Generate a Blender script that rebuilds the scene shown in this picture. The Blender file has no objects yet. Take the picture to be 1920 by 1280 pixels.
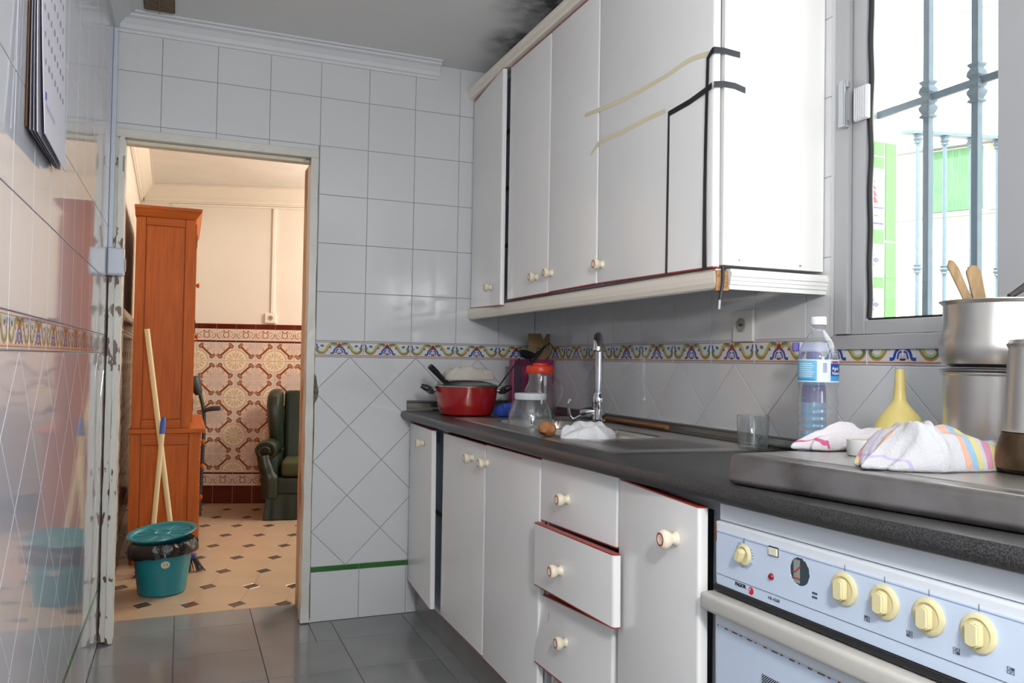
import bpy, bmesh, math, random
from mathutils import Vector, Matrix, noise
random.seed(7)
sc = bpy.context.scene
COL = sc.collection
PI = math.pi
# ---------------------------------------------------------------- camera
CAM = Vector((0, 0, 1.1284))
R_ = Vector((0.92591063, -0.37736016, 0.01699441)); U_ = Vector((-0.02467834, -0.01553623, 0.99957471)); F_ = Vector((0.37693565, 0.92593625, 0.02369778))
cd = bpy.data.cameras.new('camera'); cam = bpy.data.objects.new('camera', cd); COL.objects.link(cam)
cd.sensor_width = 36; cd.lens = 1509.43 / 1920 * 36; cd.clip_start = .02; cd.clip_end = 200
m = Matrix((R_, U_, -F_)).transposed().to_4x4(); m.translation = CAM; cam.matrix_world = m
sc.camera = cam
# ---------------------------------------------------------------- world, sun, exposure
w = bpy.data.worlds.new('World'); sc.world = w; w.use_nodes = True
bg = w.node_tree.nodes['Background']; bg.inputs[0].default_value = (.90, .95, 1.0, 1); bg.inputs[1].default_value = 4.2
sun = bpy.data.lights.new('sun', 'SUN'); sun.energy = 5; sun.angle = .009; sun.color = (1, .95, .86)
so = bpy.data.objects.new('sun', sun); COL.objects.link(so)
so.rotation_euler = Vector((.62, .30, -.95)).to_track_quat('-Z', 'Y').to_euler()
so.location = (-3, -3, 8)
def portal(loc, rot, sx, sy):
    l = bpy.data.lights.new('daylight_portal', 'AREA'); l.shape = 'RECTANGLE'; l.size = sx; l.size_y = sy; l.cycles.is_portal = True
    o = bpy.data.objects.new('daylight_portal', l); o.location = loc; o.rotation_euler = rot; COL.objects.link(o); return o
portal((1.70, .86, 1.70), (0, PI/2, 0), 1.0, 1.45)
portal((.50, -1.42, 1.45), (PI/2, 0, 0), 1.0, 1.1)
portal((2.9, 5.0, 1.45), (0, PI/2, 0), 1.1, 1.2)
def lamp(name, loc, size, energy, color, rot=(0, 0, 0)):
    l = bpy.data.lights.new(name, 'AREA'); l.shape = 'DISK'; l.size = size; l.energy = energy; l.color = color
    o = bpy.data.objects.new(name, l); o.location = loc; o.rotation_euler = rot; COL.objects.link(o); return o
dl = bpy.data.lights.new('dining_lamp_light', 'POINT'); dl.energy = 46; dl.shadow_soft_size = .13; dl.color = (1, .93, .85)
do = bpy.data.objects.new('dining_lamp_light', dl); do.location = (1.60, 5.0, 1.98); COL.objects.link(do)
pl = bpy.data.lights.new('kitchen_fill_light', 'POINT'); pl.energy = 62; pl.shadow_soft_size = .10; pl.color = (1, .98, .97)  # fill light added behind the camera to brighten the kitchen
po = bpy.data.objects.new('kitchen_fill_light', pl); po.location = (.25, -.25, 1.72); COL.objects.link(po)
vs = sc.view_settings; vs.view_transform = 'Standard'; vs.look = 'None'; vs.exposure = .58; vs.gamma = 1; vs.use_curve_mapping = False
sc.cycles.max_bounces = 10; sc.cycles.transparent_max_bounces = 16; sc.cycles.sample_clamp_indirect = 6; sc.cycles.caustics_reflective = False
# ---------------------------------------------------------------- materials
def S(hexs, k=1):  # sRGB hex -> linear
    c = [int(hexs[i:i+2], 16) / 255 for i in (0, 2, 4)]
    return tuple(k * (x / 12.92 if x <= .04045 else ((x + .055) / 1.055) ** 2.4) for x in c)
MATS = {}
def mat(name, col, rough=.5, metal=0, spec=.5, var=0, scale=20, bump=0, bscale=60, col2=None, stretch=None, coat=0, rvar=0, trans=0, lo=.35, hi=.65, emit=0):
    if name in MATS: return MATS[name]
    M = bpy.data.materials.new(name); M.use_nodes = True; nt = M.node_tree; b = nt.nodes['Principled BSDF']
    b.inputs['Base Color'].default_value = (*col, 1); b.inputs['Roughness'].default_value = rough; b.inputs['Metallic'].default_value = metal
    b.inputs['Specular IOR Level'].default_value = spec; b.inputs['Coat Weight'].default_value = coat; b.inputs['Coat Roughness'].default_value = .08
    if trans: b.inputs['Transmission Weight'].default_value = trans
    if emit: b.inputs['Emission Color'].default_value = (*col, 1); b.inputs['Emission Strength'].default_value = emit
    M.diffuse_color = (*col, 1)
    if var or bump or col2 or rvar:
        tc = nt.nodes.new('ShaderNodeTexCoord'); mp = nt.nodes.new('ShaderNodeMapping'); nt.links.new(tc.outputs['Object'], mp.inputs[0])
        if stretch: mp.inputs['Scale'].default_value = stretch
        n = nt.nodes.new('ShaderNodeTexNoise'); n.inputs['Scale'].default_value = scale; n.inputs['Detail'].default_value = 6; nt.links.new(mp.outputs[0], n.inputs[0])
        if var or col2:
            r = nt.nodes.new('ShaderNodeValToRGB'); r.color_ramp.elements[0].position = lo; r.color_ramp.elements[1].position = hi
            c2 = col2 if col2 else tuple(x * (1 - var) for x in col)
            r.color_ramp.elements[0].color = (*c2, 1); r.color_ramp.elements[1].color = (*col, 1)
            nt.links.new(n.outputs[0], r.inputs[0]); nt.links.new(r.outputs[0], b.inputs['Base Color'])
        if rvar:
            mr = nt.nodes.new('ShaderNodeMapRange'); mr.inputs[3].default_value = max(.02, rough - rvar); mr.inputs[4].default_value = rough + rvar
            mr.inputs[1].default_value = .3; mr.inputs[2].default_value = .7
            nt.links.new(n.outputs[0], mr.inputs[0]); nt.links.new(mr.outputs[0], b.inputs['Roughness'])
        if bump:
            n2 = nt.nodes.new('ShaderNodeTexNoise'); n2.inputs['Scale'].default_value = bscale; n2.inputs['Detail'].default_value = 4; nt.links.new(mp.outputs[0], n2.inputs[0])
            bp = nt.nodes.new('ShaderNodeBump'); bp.inputs['Strength'].default_value = bump; bp.inputs['Distance'].default_value = .01
            nt.links.new(n2.outputs[0], bp.inputs['Height']); nt.links.new(bp.outputs[0], b.inputs['Normal'])
    MATS[name] = M; return M
def glassy(name, tint=(1, 1, 1), ior=1.45, rough=.02, base=.0, haze=0, hazecol=(1, 1, 1)):
    M = bpy.data.materials.new(name); M.use_nodes = True; nt = M.node_tree; nt.nodes.clear()
    out = nt.nodes.new('ShaderNodeOutputMaterial'); t = nt.nodes.new('ShaderNodeBsdfTransparent'); g = nt.nodes.new('ShaderNodeBsdfGlossy')
    t.inputs[0].default_value = (*tint, 1); g.inputs['Roughness'].default_value = rough
    f = nt.nodes.new('ShaderNodeFresnel'); ge = nt.nodes.new('ShaderNodeNewGeometry'); io = nt.nodes.new('ShaderNodeMapRange'); io.inputs[3].default_value = ior; io.inputs[4].default_value = 1/ior; nt.links.new(ge.outputs['Backfacing'], io.inputs[0]); nt.links.new(io.outputs[0], f.inputs[0])
    ad = nt.nodes.new('ShaderNodeMath'); ad.operation = 'ADD'; ad.use_clamp = True; ad.inputs[1].default_value = base; nt.links.new(f.outputs[0], ad.inputs[0])
    mx = nt.nodes.new('ShaderNodeMixShader'); nt.links.new(ad.outputs[0], mx.inputs[0]); nt.links.new(t.outputs[0], mx.inputs[1]); nt.links.new(g.outputs[0], mx.inputs[2])
    last = mx
    if haze:
        d = nt.nodes.new('ShaderNodeBsdfDiffuse'); d.inputs[0].default_value = (*hazecol, 1)
        m2 = nt.nodes.new('ShaderNodeMixShader'); m2.inputs[0].default_value = haze; nt.links.new(mx.outputs[0], m2.inputs[1]); nt.links.new(d.outputs[0], m2.inputs[2]); last = m2
    nt.links.new(last.outputs[0], out.inputs[0]); MATS[name] = M; return M
def wood(name, c1, c2, axis=2, rough=.4, scale=10):
    st = [9, 9, 9]; st[axis] = .5
    return mat(name, S(c1), rough, spec=.3, col2=S(c2), scale=scale, stretch=tuple(st), lo=.3, hi=.75)
GROUT = mat('grout', S('8f9298'), .9)
TILE = mat('white_glazed_tile', S('d4d5d6'), .07, spec=.55, bump=.012, bscale=14, rvar=.03, scale=7)
TILEL = mat('white_glazed_tile_greasy', S('c6c8cf'), .045, spec=.75, rvar=.03, scale=5, stretch=(12, 12, .5), bump=.003, bscale=6)
GREEN = mat('green_glazed_strip', S('2f6a2a'), .1)
CREAMW = mat('cream_white_laminate', S('f0efed'), .22, var=.03, scale=4)
REDEDGE = mat('red_edge_band', S('a3362e'), .4)
GREYIN = mat('grey_carcass_board', S('b9bdc2'), .5)
CREAMTRIM = mat('cream_trim', S('eee6d8'), .35, var=.02, scale=3)
KNOB = mat('cream_plastic', S('e6dcc4'), .25)
REDLINE = mat('red_ring', S('b3312e'), .4)
BLACKP = mat('black_plastic', S('1d1d20'), .35)
WORK = mat('dark_speckled_worktop', S('434243'), .36, col2=S('1c1b1b'), scale=420, lo=.4, hi=.6, rvar=.05)
STEEL = mat('brushed_steel', S('c4c1bb'), .33, 1, rvar=.06, scale=5)
STEELD = mat('worn_steel', S('aba7a5'), .32, 1, col2=S('8a8480'), rvar=.08, scale=9, lo=.32, hi=.6)
CHROME = mat('chrome', S('d8dade'), .08, 1)
ALU = mat('aluminium_frame', S('c3c6ca'), .38, .6)
PLASTER = mat('white_plaster', S('cfd0d0'), .85, var=.05, scale=3, bump=.05, bscale=30)
PAINTW = mat('gloss_white_paint', S('d5d3cb'), .25, var=.08, scale=14, bump=.05, bscale=40)
PEEL = mat('peeling_white_paint', S('d3d2ca'), .4, col2=S('5d4634'), scale=30, stretch=(1, 1, .35), lo=.395, hi=.415, bump=.15, bscale=40)
TRUNK = mat('white_pvc', S('c3cbd8'), .35)
FLOORT = mat('grey_floor_tile', S('87898a'), .13, var=.10, scale=4, rvar=.05)
FGROUT = mat('floor_grout', S('6a6a6a'), .9)
DIRTWOOD = mat('rusty_chips', S('432b1e'), .9, var=.4, scale=30)
GLASS = glassy('window_glass', (.97, .98, .98), 1.45, .01, haze=.03)
CLEAR = glassy('clear_glass', (.88, .90, .90), 1.5, .02, base=.06, haze=.025)
PET = glassy('clear_plastic', (.90, .93, .96), 1.5, .05, base=.07, haze=.06)
PINE = wood('orange_pine', 'bf6420', 'a34f17', rough=.5)
PINEH = wood('orange_pine_board', 'c0661f', 'a04d16', axis=0, rough=.5)
# ---------------------------------------------------------------- helpers
WL = {}
def wl(o): return WL.get(o.name, Vector(o.location)) if o else Vector((0, 0, 0))
def props(o, label=None, cat=None, group=None, kind=None):
    if label: o['label'] = label
    if cat: o['category'] = cat
    if group: o['group'] = group
    if kind: o['kind'] = kind
    return o
def thing(name, label, cat, loc, group=None):
    o = bpy.data.objects.new(name, None); o.empty_display_size = .05; COL.objects.link(o); o.location = loc; WL[o.name] = Vector(loc)
    return props(o, label, cat, group)
def obj(name, bm, mats, parent=None, smooth=False, origin=None, angle=35):
    """bm in world coordinates -> one mesh object, origin at its base centre"""
    bm.normal_update()
    if origin is None:
        vs_ = [v.co for v in bm.verts]
        lo = [min(v[i] for v in vs_) for i in range(3)]; hi = [max(v[i] for v in vs_) for i in range(3)]
        origin = Vector(((lo[0]+hi[0])/2, (lo[1]+hi[1])/2, lo[2]))
    origin = Vector(origin)
    bmesh.ops.translate(bm, verts=bm.verts, vec=-origin)
    me = bpy.data.meshes.new(name); bm.to_mesh(me); bm.free()
    for mm in (mats if isinstance(mats, (list, tuple)) else [mats]): me.materials.append(mm)
    if smooth:
        me.polygons.foreach_set('use_smooth', [True] * len(me.polygons)); me.set_sharp_from_angle(angle=math.radians(angle))
    o = bpy.data.objects.new(name, me); COL.objects.link(o)
    if parent: o.parent = parent
    o.location = origin - wl(parent); WL[o.name] = origin
    return o
def tag(o, label, cat, group=None): return props(o, label, cat, group)
def struct(name, bm, mats, **k): return props(obj(name, bm, mats, **k), kind='structure')
def NB(): return bmesh.new()
def box(bm, x0, x1, y0, y1, z0, z1, bev=0, seg=1, mi=0):
    if x0 > x1: x0, x1 = x1, x0
    if y0 > y1: y0, y1 = y1, y0
    if z0 > z1: z0, z1 = z1, z0
    return hexa(bm, [(x0, y0, z0), (x1, y0, z0), (x1, y1, z0), (x0, y1, z0), (x0, y0, z1), (x1, y0, z1), (x1, y1, z1), (x0, y1, z1)], bev, seg, mi)
def hexa(bm, P, bev=0, seg=1, mi=0):
    t = bmesh.new(); V = [t.verts.new(p) for p in P]
    for f in ((0, 3, 2, 1), (4, 5, 6, 7), (0, 1, 5, 4), (1, 2, 6, 5), (2, 3, 7, 6), (3, 0, 4, 7)): t.faces.new([V[i] for i in f])
    if bev: bmesh.ops.bevel(t, geom=list(t.edges), offset=bev, segments=seg, affect='EDGES', profile=.6)
    for f in t.faces: f.material_index = mi
    merge(bm, t); return bm
def merge(bm, t, M=None):
    me = bpy.data.meshes.new('tmp'); t.to_mesh(me); t.free()
    if M: me.transform(M)
    bm.from_mesh(me); bpy.data.meshes.remove(me)
def lathe(bm, prof, c=(0, 0, 0), seg=40, M=None, mi=0, mis=None, sx=1, sy=1):
    """prof: list of (r, z); open ends with r=0 close"""
    t = bmesh.new(); rings = []
    for r, z in prof:
        if r < 1e-6: rings.append([t.verts.new((0, 0, z))])
        else: rings.append([t.verts.new((r*math.cos(2*PI*i/seg)*sx, r*math.sin(2*PI*i/seg)*sy, z)) for i in range(seg)])
    for k in range(len(rings)-1):
        a, b = rings[k], rings[k+1]; ix = mis[k] if mis else mi
        for i in range(seg):
            j = (i+1) % seg
            if len(a) == 1 and len(b) == 1: break
            if len(a) == 1: f = t.faces.new((a[0], b[j], b[i]))
            elif len(b) == 1: f = t.faces.new((a[i], a[j], b[0]))
            else: f = t.faces.new((a[i], a[j], b[j], b[i]))
            f.material_index = ix
    MM = Matrix.Translation(c) @ (M if M else Matrix())
    merge(bm, t, MM); return bm
def tube(bm, pts, r, seg=10, mi=0, close=True):
    pts = [Vector(p) for p in pts]; rr = r if isinstance(r, (list, tuple)) else [r]*len(pts)
    t = bmesh.new(); rings = []; up = None
    for i, p in enumerate(pts):
        d = (pts[min(i+1, len(pts)-1)] - pts[max(i-1, 0)]).normalized()
        if up is None:
            up = Vector((0, 0, 1)) if abs(d.z) < .9 else Vector((1, 0, 0))
        a = d.cross(up).normalized(); b = a.cross(d).normalized(); up = b
        rings.append([t.verts.new(p + rr[i]*(a*math.cos(2*PI*k/seg) + b*math.sin(2*PI*k/seg))) for k in range(seg)])
    for A, B in zip(rings, rings[1:]):
        for k in range(seg): t.faces.new((A[k], A[(k+1) % seg], B[(k+1) % seg], B[k]))
    if close: t.faces.new(rings[0][::-1]); t.faces.new(rings[-1])
    for f in t.faces: f.material_index = mi
    merge(bm, t); return bm
def smooth_path(pts, n=6):
    pts = [Vector(p) for p in pts]; out = []
    for i in range(len(pts)-1):
        p0, p1, p2, p3 = pts[max(i-1, 0)], pts[i], pts[i+1], pts[min(i+2, len(pts)-1)]
        for k in range(n):
            t = k/n
            out.append(.5*((2*p1) + (p2-p0)*t + (2*p0-5*p1+4*p2-p3)*t*t + (3*p1-p0-3*p2+p3)*t**3))
    out.append(pts[-1]); return out
def prism(bm, poly, z0, z1, M=None, mi=0, bev=0):
    """poly (x,y) extruded z0..z1, mapped by M"""
    t = bmesh.new(); a = [t.verts.new((x, y, z0)) for x, y in poly]; b = [t.verts.new((x, y, z1)) for x, y in poly]; n = len(poly)
    t.faces.new(a[::-1]); t.faces.new(b)
    for i in range(n): t.faces.new((a[i], a[(i+1) % n], b[(i+1) % n], b[i]))
    if bev: bmesh.ops.bevel(t, geom=list(t.edges), offset=bev, segments=2, affect='EDGES')
    bmesh.ops.recalc_face_normals(t, faces=t.faces)
    for f in t.faces: f.material_index = mi
    merge(bm, t, M); return bm
def strip2d(pts, w0, w1=None):
    w1 = w0 if w1 is None else w1; L = []; Rr = []
    n = len(pts)
    for i, (x, y) in enumerate(pts):
        xa, ya = pts[max(i-1, 0)]; xb, yb = pts[min(i+1, n-1)]; d = math.hypot(xb-xa, yb-ya) or 1
        nx, ny = -(yb-ya)/d, (xb-xa)/d; w_ = (w0 + (w1-w0)*i/(n-1))/2
        L.append((x+nx*w_, y+ny*w_)); Rr.append((x-nx*w_, y-ny*w_))
    return L, Rr
def sp2(pts, n=5): return [(p.x, p.y) for p in smooth_path([(x, y, 0) for x, y in pts], n)]
# --- tiles: flat polygon pieces on a wall frame -------------------------------------------------
class Frame:   # o: origin, u,v in-plane axes, n: towards the room
    def __init__(s, o, u, v): s.o = Vector(o); s.u = Vector(u).normalized(); s.v = Vector(v).normalized(); s.n = s.u.cross(s.v)
    def at(s, a, b, c=0): return s.o + s.u*a + s.v*b + s.n*c
    def rot(s): return Matrix((s.u, s.v, s.n)).transposed()
    def M(s, a=0, b=0, c=0): m_ = s.rot().to_4x4(); m_.translation = s.at(a, b, c); return m_
def clip(poly, a, b, c):   # keep a*x+b*y<=c
    out = []
    for i in range(len(poly)):
        p, q = poly[i], poly[(i+1) % len(poly)]; dp = a*p[0]+b*p[1]-c; dq = a*q[0]+b*q[1]-c
        if dp <= 0: out.append(p)
        if dp*dq < 0: t = dp/(dp-dq); out.append((p[0]+t*(q[0]-p[0]), p[1]+t*(q[1]-p[1])))
    return out
def cliprect(poly, u0, u1, v0, v1):
    for a, b, c in ((-1, 0, -u0), (1, 0, u1), (0, -1, -v0), (0, 1, v1)):
        poly = clip(poly, a, b, c)
        if len(poly) < 3: return None
    return poly
def inset(poly, d):
    n = len(poly); ar = sum(poly[i][0]*poly[(i+1) % n][1]-poly[(i+1) % n][0]*poly[i][1] for i in range(n))
    out = poly[:]
    if ar < 0: out = out[::-1]
    src = out[:]
    for i in range(n):
        p, q = src[i], src[(i+1) % n]; L = math.hypot(q[0]-p[0], q[1]-p[1])
        if L < 1e-5: continue
        nx, ny = (q[1]-p[1])/L, -(q[0]-p[0])/L
        out = clip(out, nx, ny, nx*p[0]+ny*p[1]-d)
        if len(out) < 3: return None
    o2 = []
    for p in out:
        if not o2 or math.hypot(p[0]-o2[-1][0], p[1]-o2[-1][1]) > 1e-5: o2.append(p)
    return o2
TC = {}
def tile(name, parent, fr, poly, mats, gap=.0011, th=.005, tilt=.0012, deco=None, key=''):
    """one tile object on frame fr; its glazed face lies on the frame plane"""
    poly = inset(poly, gap)
    if not poly or len(poly) < 3: return None
    xs = [p[0] for p in poly]; ys = [p[1] for p in poly]
    if max(xs)-min(xs) < .006 or max(ys)-min(ys) < .006: return None
    cx, cy = (max(xs)+min(xs))/2, (max(ys)+min(ys))/2
    loc = tuple((round(x-cx, 4), round(y-cy, 4)) for x, y in poly); k = (key, mats if not isinstance(mats, list) else mats[0], th, loc)
    me = TC.get(k)
    if me is None:
        top = inset(list(loc), .0012)
        t = bmesh.new()
        if top is None or len(top) != len(loc):
            top = [(x*.97, y*.97) for x, y in loc]
        else:   # align start
            j = min(range(len(top)), key=lambda i: math.hypot(top[i][0]-loc[0][0], top[i][1]-loc[0][1])); top = top[j:]+top[:j]
        A = [t.verts.new((x, y, -th)) for x, y in loc]; B = [t.verts.new((x, y, -.0008)) for x, y in loc]; Cc = [t.verts.new((x, y, 0)) for x, y in top]; n = len(loc)
        for i in range(n):
            j = (i+1) % n; t.faces.new((A[i], A[j], B[j], B[i])); t.faces.new((B[i], B[j], Cc[j], Cc[i]))
        t.faces.new(Cc)
        if deco: deco(t)
        t.normal_update()
        me = bpy.data.meshes.new(name); t.to_mesh(me); t.free()
        for mm in (mats if isinstance(mats, list) else [mats]): me.materials.append(mm)
        TC[k] = me
    o = bpy.data.objects.new(name, me); COL.objects.link(o); o.parent = parent
    M = fr.M(cx, cy) @ Matrix.Rotation(random.uniform(-tilt, tilt), 4, 'X') @ Matrix.Rotation(random.uniform(-tilt, tilt), 4, 'Y')
    M.translation -= wl(parent); o.matrix_local = M
    return o
def grid_tiles(name, parent, fr, u0, u1, v0, v1, us, vs_, mats, holes=(), **k):
    for i in range(len(us)-1):
        for j in range(len(vs_)-1):
            a0, a1, b0, b1 = max(us[i], u0), min(us[i+1], u1), max(vs_[j], v0), min(vs_[j+1], v1)
            if a1-a0 < .008 or b1-b0 < .008: continue
            rects = [(a0, a1, b0, b1)]
            for h in holes:
                nr = []
                for (x0, x1, y0, y1) in rects:
                    if h[0] >= x1 or h[1] <= x0 or h[2] >= y1 or h[3] <= y0: nr.append((x0, x1, y0, y1)); continue
                    if h[0] > x0: nr.append((x0, h[0], y0, y1)); x0 = h[0]
                    if h[1] < x1: nr.append((h[1], x1, y0, y1)); x1 = h[1]
                    if h[2] > y0: nr.append((x0, x1, y0, h[2]))
                    if h[3] < y1: nr.append((x0, x1, h[3], y1))
                rects = nr
            for (x0, x1, y0, y1) in rects:
                if x1-x0 > .008 and y1-y0 > .008: tile(name, parent, fr, [(x0, y0), (x1, y0), (x1, y1), (x0, y1)], mats, **k)
def diamond_tiles(name, parent, fr, u0, u1, v0, v1, ua, hu, hv, mats, **k):
    i0 = int((u0-ua)/hu)-2; i1 = int((u1-ua)/hu)+2
    for i in range(i0, i1+1):
        for j in range(0, int((v1-v0)/hv)+3):
            if (i+j) % 2: continue   # apexes (grid crossings) sit at odd parity
            cu, cv = ua+i*hu, v1-j*hv+0
            # tile centre has neighbours at +-hu, +-hv
            p = cliprect([(cu-hu, cv), (cu, cv-hv), (cu+hu, cv), (cu, cv+hv)], u0, u1, v0, v1)
            if p: tile(name, parent, fr, p, mats, **k)
# --- printed border tile -------------------------------------------------------------------------
BM = [TILE, mat('tan_print', S('9a6b4a'), .12), mat('orange_print', S('cf7a35'), .12), mat('yellow_print', S('d9b84a'), .12), mat('teal_print', S('3f7a70'), .12),
      mat('blue_print', S('2f4396'), .12), mat('navy_print', S('2b2450'), .12), mat('mauve_print', S('b9a6b6'), .12), mat('darkred_print', S('6e2a33'), .12), mat('palegreen_print', S('a9b86a'), .12)]
def border_deco(wd, ht):
    def f(t):
        lvl = [0.00012]
        def poly(pts, mi):
            vv = [t.verts.new(((x)*wd, (y-.5)*ht, lvl[0])) for x, y in pts]
            fc = t.faces.new(vv); fc.material_index = mi; fc.normal_update()
            if fc.normal.z < 0: fc.normal_flip()
        def ribbon(pts, w0, w1, mi):
            L, Rr = strip2d([(x*wd/ht, y) for x, y in sp2(pts, 4)], w0, w1)
            L = [(x*ht/wd, y) for x, y in L]; Rr = [(x*ht/wd, y) for x, y in Rr]
            for i in range(len(L)-1): poly([L[i], L[i+1], Rr[i+1], Rr[i]], mi)
        def band(y0, y1, mi): poly([(-.495, y0), (.495, y0), (.495, y1), (-.495, y1)], mi)
        band(.90, .935, 1); band(.955, .985, 7); band(.075, .12, 1); band(.135, .155, 3); band(.02, .05, 7)
        for s in (-1, 1):
            q = lambda P: [(s*x, y) for x, y in P]
            main = [(.035, .62), (.06, .76), (.12, .83), (.18, .78), (.23, .62), (.27, .42), (.33, .26), (.41, .27), (.46, .42), (.45, .56), (.42, .52)]
            lvl[0] = .00014; ribbon(q(main), .25, .15, 2)
            lvl[0] = .00024; ribbon(q([(x, y+.03) for x, y in main[1:]]), .15, .09, 4)
            lvl[0] = .00034; ribbon(q([(.16, .84), (.22, .72), (.26, .52), (.31, .36), (.38, .33), (.43, .42)]), .10, .09, 9)
            lvl[0] = .00044; ribbon(q([(.05, .66), (.09, .75), (.14, .76), (.19, .68)]), .04, .03, 3)
            lvl[0] = .00030
            poly(q([(.31, .66), (.35, .60), (.40, .70), (.37, .78), (.33, .76)]), 4)
            poly(q([(.44, .66), (.47, .60), (.488, .88), (.47, .82), (.455, .80)]), 5)
            poly(q([(.16, .60), (.19, .52), (.215, .62), (.18, .64)]), 5)
            lvl[0] = .00030; ribbon(q([(.02, .60), (.06, .57), (.10, .44), (.125, .24), (.18, .22)]), .10, .12, 5)
            ribbon(q([(.012, .46), (.045, .46), (.065, .32), (.07, .22)]), .07, .08, 5); poly(q([(.0, .30), (.03, .42), (.045, .22), (.0, .2)]), 7)
        lvl[0] = .0005
        poly([(-.048, .68), (0, .56), (.048, .68), (.026, .80), (0, .90), (-.026, .80)], 8)
        poly([(-.05, .24), (.05, .24), (.03, .17), (-.03, .17)], 6)
    return f
# ================================================================= ROOM SHELL
XR, XL, YE = 1.5458, -.2835, 3.5112
Z0, Z1 = 1.131, 1.2006          # printed border
ZG = .2116; ZGt = .234          # green strip
ZC = 2.47
T = .21
bm = NB(); box(bm, -.60, 2.0, -1.5, 3.80, -.12, -.004); floor = struct('floor', bm, FGROUT)
bm = NB(); box(bm, -.60, 1.85, -1.5, 3.80, ZC, ZC+.12)
# ceiling paint with soot stain
MC = bpy.data.materials.new('ceiling_paint'); MC.use_nodes = True; nt = MC.node_tree; b = nt.nodes['Principled BSDF']; b.inputs['Roughness'].default_value = .9
geo = nt.nodes.new('ShaderNodeTexCoord')
def mk_spot(loc, sc_):
    mp = nt.nodes.new('ShaderNodeMapping'); mp.inputs['Location'].default_value = loc; mp.inputs['Scale'].default_value = sc_; mp.vector_type = 'TEXTURE'
    nt.links.new(geo.outputs['Object'], mp.inputs[0]); g = nt.nodes.new('ShaderNodeTexGradient'); g.gradient_type = 'SPHERICAL'; nt.links.new(mp.outputs[0], g.inputs[0]); return g
OC = Vector((.625, 1.15, ZC))
spots = [mk_spot((1.28-OC.x, 2.70-OC.y, 0), (.28, .34, .5)), mk_spot((1.30-OC.x, 3.12-OC.y, 0), (.20, .22, .5)), mk_spot((1.33-OC.x, 2.25-OC.y, 0), (.28, .40, .5))]
nz = nt.nodes.new('ShaderNodeTexNoise'); nz.inputs['Scale'].default_value = 14; nz.inputs['Detail'].default_value = 8; nt.links.new(geo.outputs['Object'], nz.inputs[0])
acc = None
for s_ in spots:
    if acc is None: acc = s_.outputs[1]
    else:
        a_ = nt.nodes.new('ShaderNodeMath'); a_.operation = 'MAXIMUM'; nt.links.new(acc, a_.inputs[0]); nt.links.new(s_.outputs[1], a_.inputs[1]); acc = a_.outputs[0]
ml = nt.nodes.new('ShaderNodeMath'); ml.operation = 'MULTIPLY_ADD'; nt.links.new(nz.outputs[0], ml.inputs[0]); ml.inputs[1].default_value = 1.3; ml.inputs[2].default_value = -.25
m2 = nt.nodes.new('ShaderNodeMath'); m2.operation = 'MULTIPLY'; m2.use_clamp = True; nt.links.new(acc, m2.inputs[0]); nt.links.new(ml.outputs[0], m2.inputs[1])
m3 = nt.nodes.new('ShaderNodeMath'); m3.operation = 'MULTIPLY'; m3.use_clamp = True; nt.links.new(m2.outputs[0], m3.inputs[0]); m3.inputs[1].default_value = 2.6
mixc = nt.nodes.new('ShaderNodeMix'); mixc.data_type = 'RGBA'; nt.links.new(m3.outputs[0], mixc.inputs[0]); mixc.inputs[6].default_value = (*S('dcdcdb'), 1); mixc.inputs[7].default_value = (*S('5c595f'), 1)
nt.links.new(mixc.outputs[2], b.inputs['Base Color'])
ceiling = struct('ceiling', bm, MC, origin=OC)
# end wall (behind the tiles) with the doorway cut out
bm = NB(); g = .003
box(bm, .517, XR+.25, YE+g, 3.80, 0, ZC); box(bm, -.60, .517, YE+g, 3.80, 2.018, ZC); box(bm, -.60, XL-.002, YE+g, 3.80, 0, 2.018)
wall_end = struct('wall_end', bm, GROUT)
bm = NB(); box(bm, -.60, XL-g, -1.5, YE+g, 0, ZC); wall_left = struct('wall_left', bm, GROUT)
# right wall with window opening y .13..1.60, z 1.178..2.30
WY0, WY1, WZ0, WZ1 = .13, 1.592, 1.176, 2.30
bm = NB(); xo = XR+.20
box(bm, XR+g, xo, WY1, YE+g, 0, ZC); box(bm, XR+g, xo, -1.5, WY0, 0, ZC); box(bm, XR+g, xo, WY0, WY1, 0, WZ0); box(bm, XR+g, xo, WY0, WY1, WZ1, ZC)
wall_right = struct('wall_right', bm, PLASTER)
bm = NB(); box(bm, XL-.3, .0, -1.5, -1.35, 0, ZC); box(bm, 1.0, XR+.20, -1.5, -1.35, 0, ZC); box(bm, 0, 1.0, -1.5, -1.35, 2.0, ZC); box(bm, 0, 1.0, -1.5, -1.35, 0, .9)  # opening added in the unseen back wall to let in fill light
struct('wall_back', bm, PLASTER)
# --- tiles
FE = Frame((0, YE, 0), (1, 0, 0), (0, 0, 1)); FE.n = Vector((0, -1, 0))      # faces -Y
FR = Frame((XR, 0, 0), (0, 1, 0), (0, 0, 1)); FR.n = Vector((-1, 0, 0))
FL = Frame((XL, 0, 0), (0, 1, 0), (0, 0, 1)); FL.n = Vector((1, 0, 0))
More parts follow.
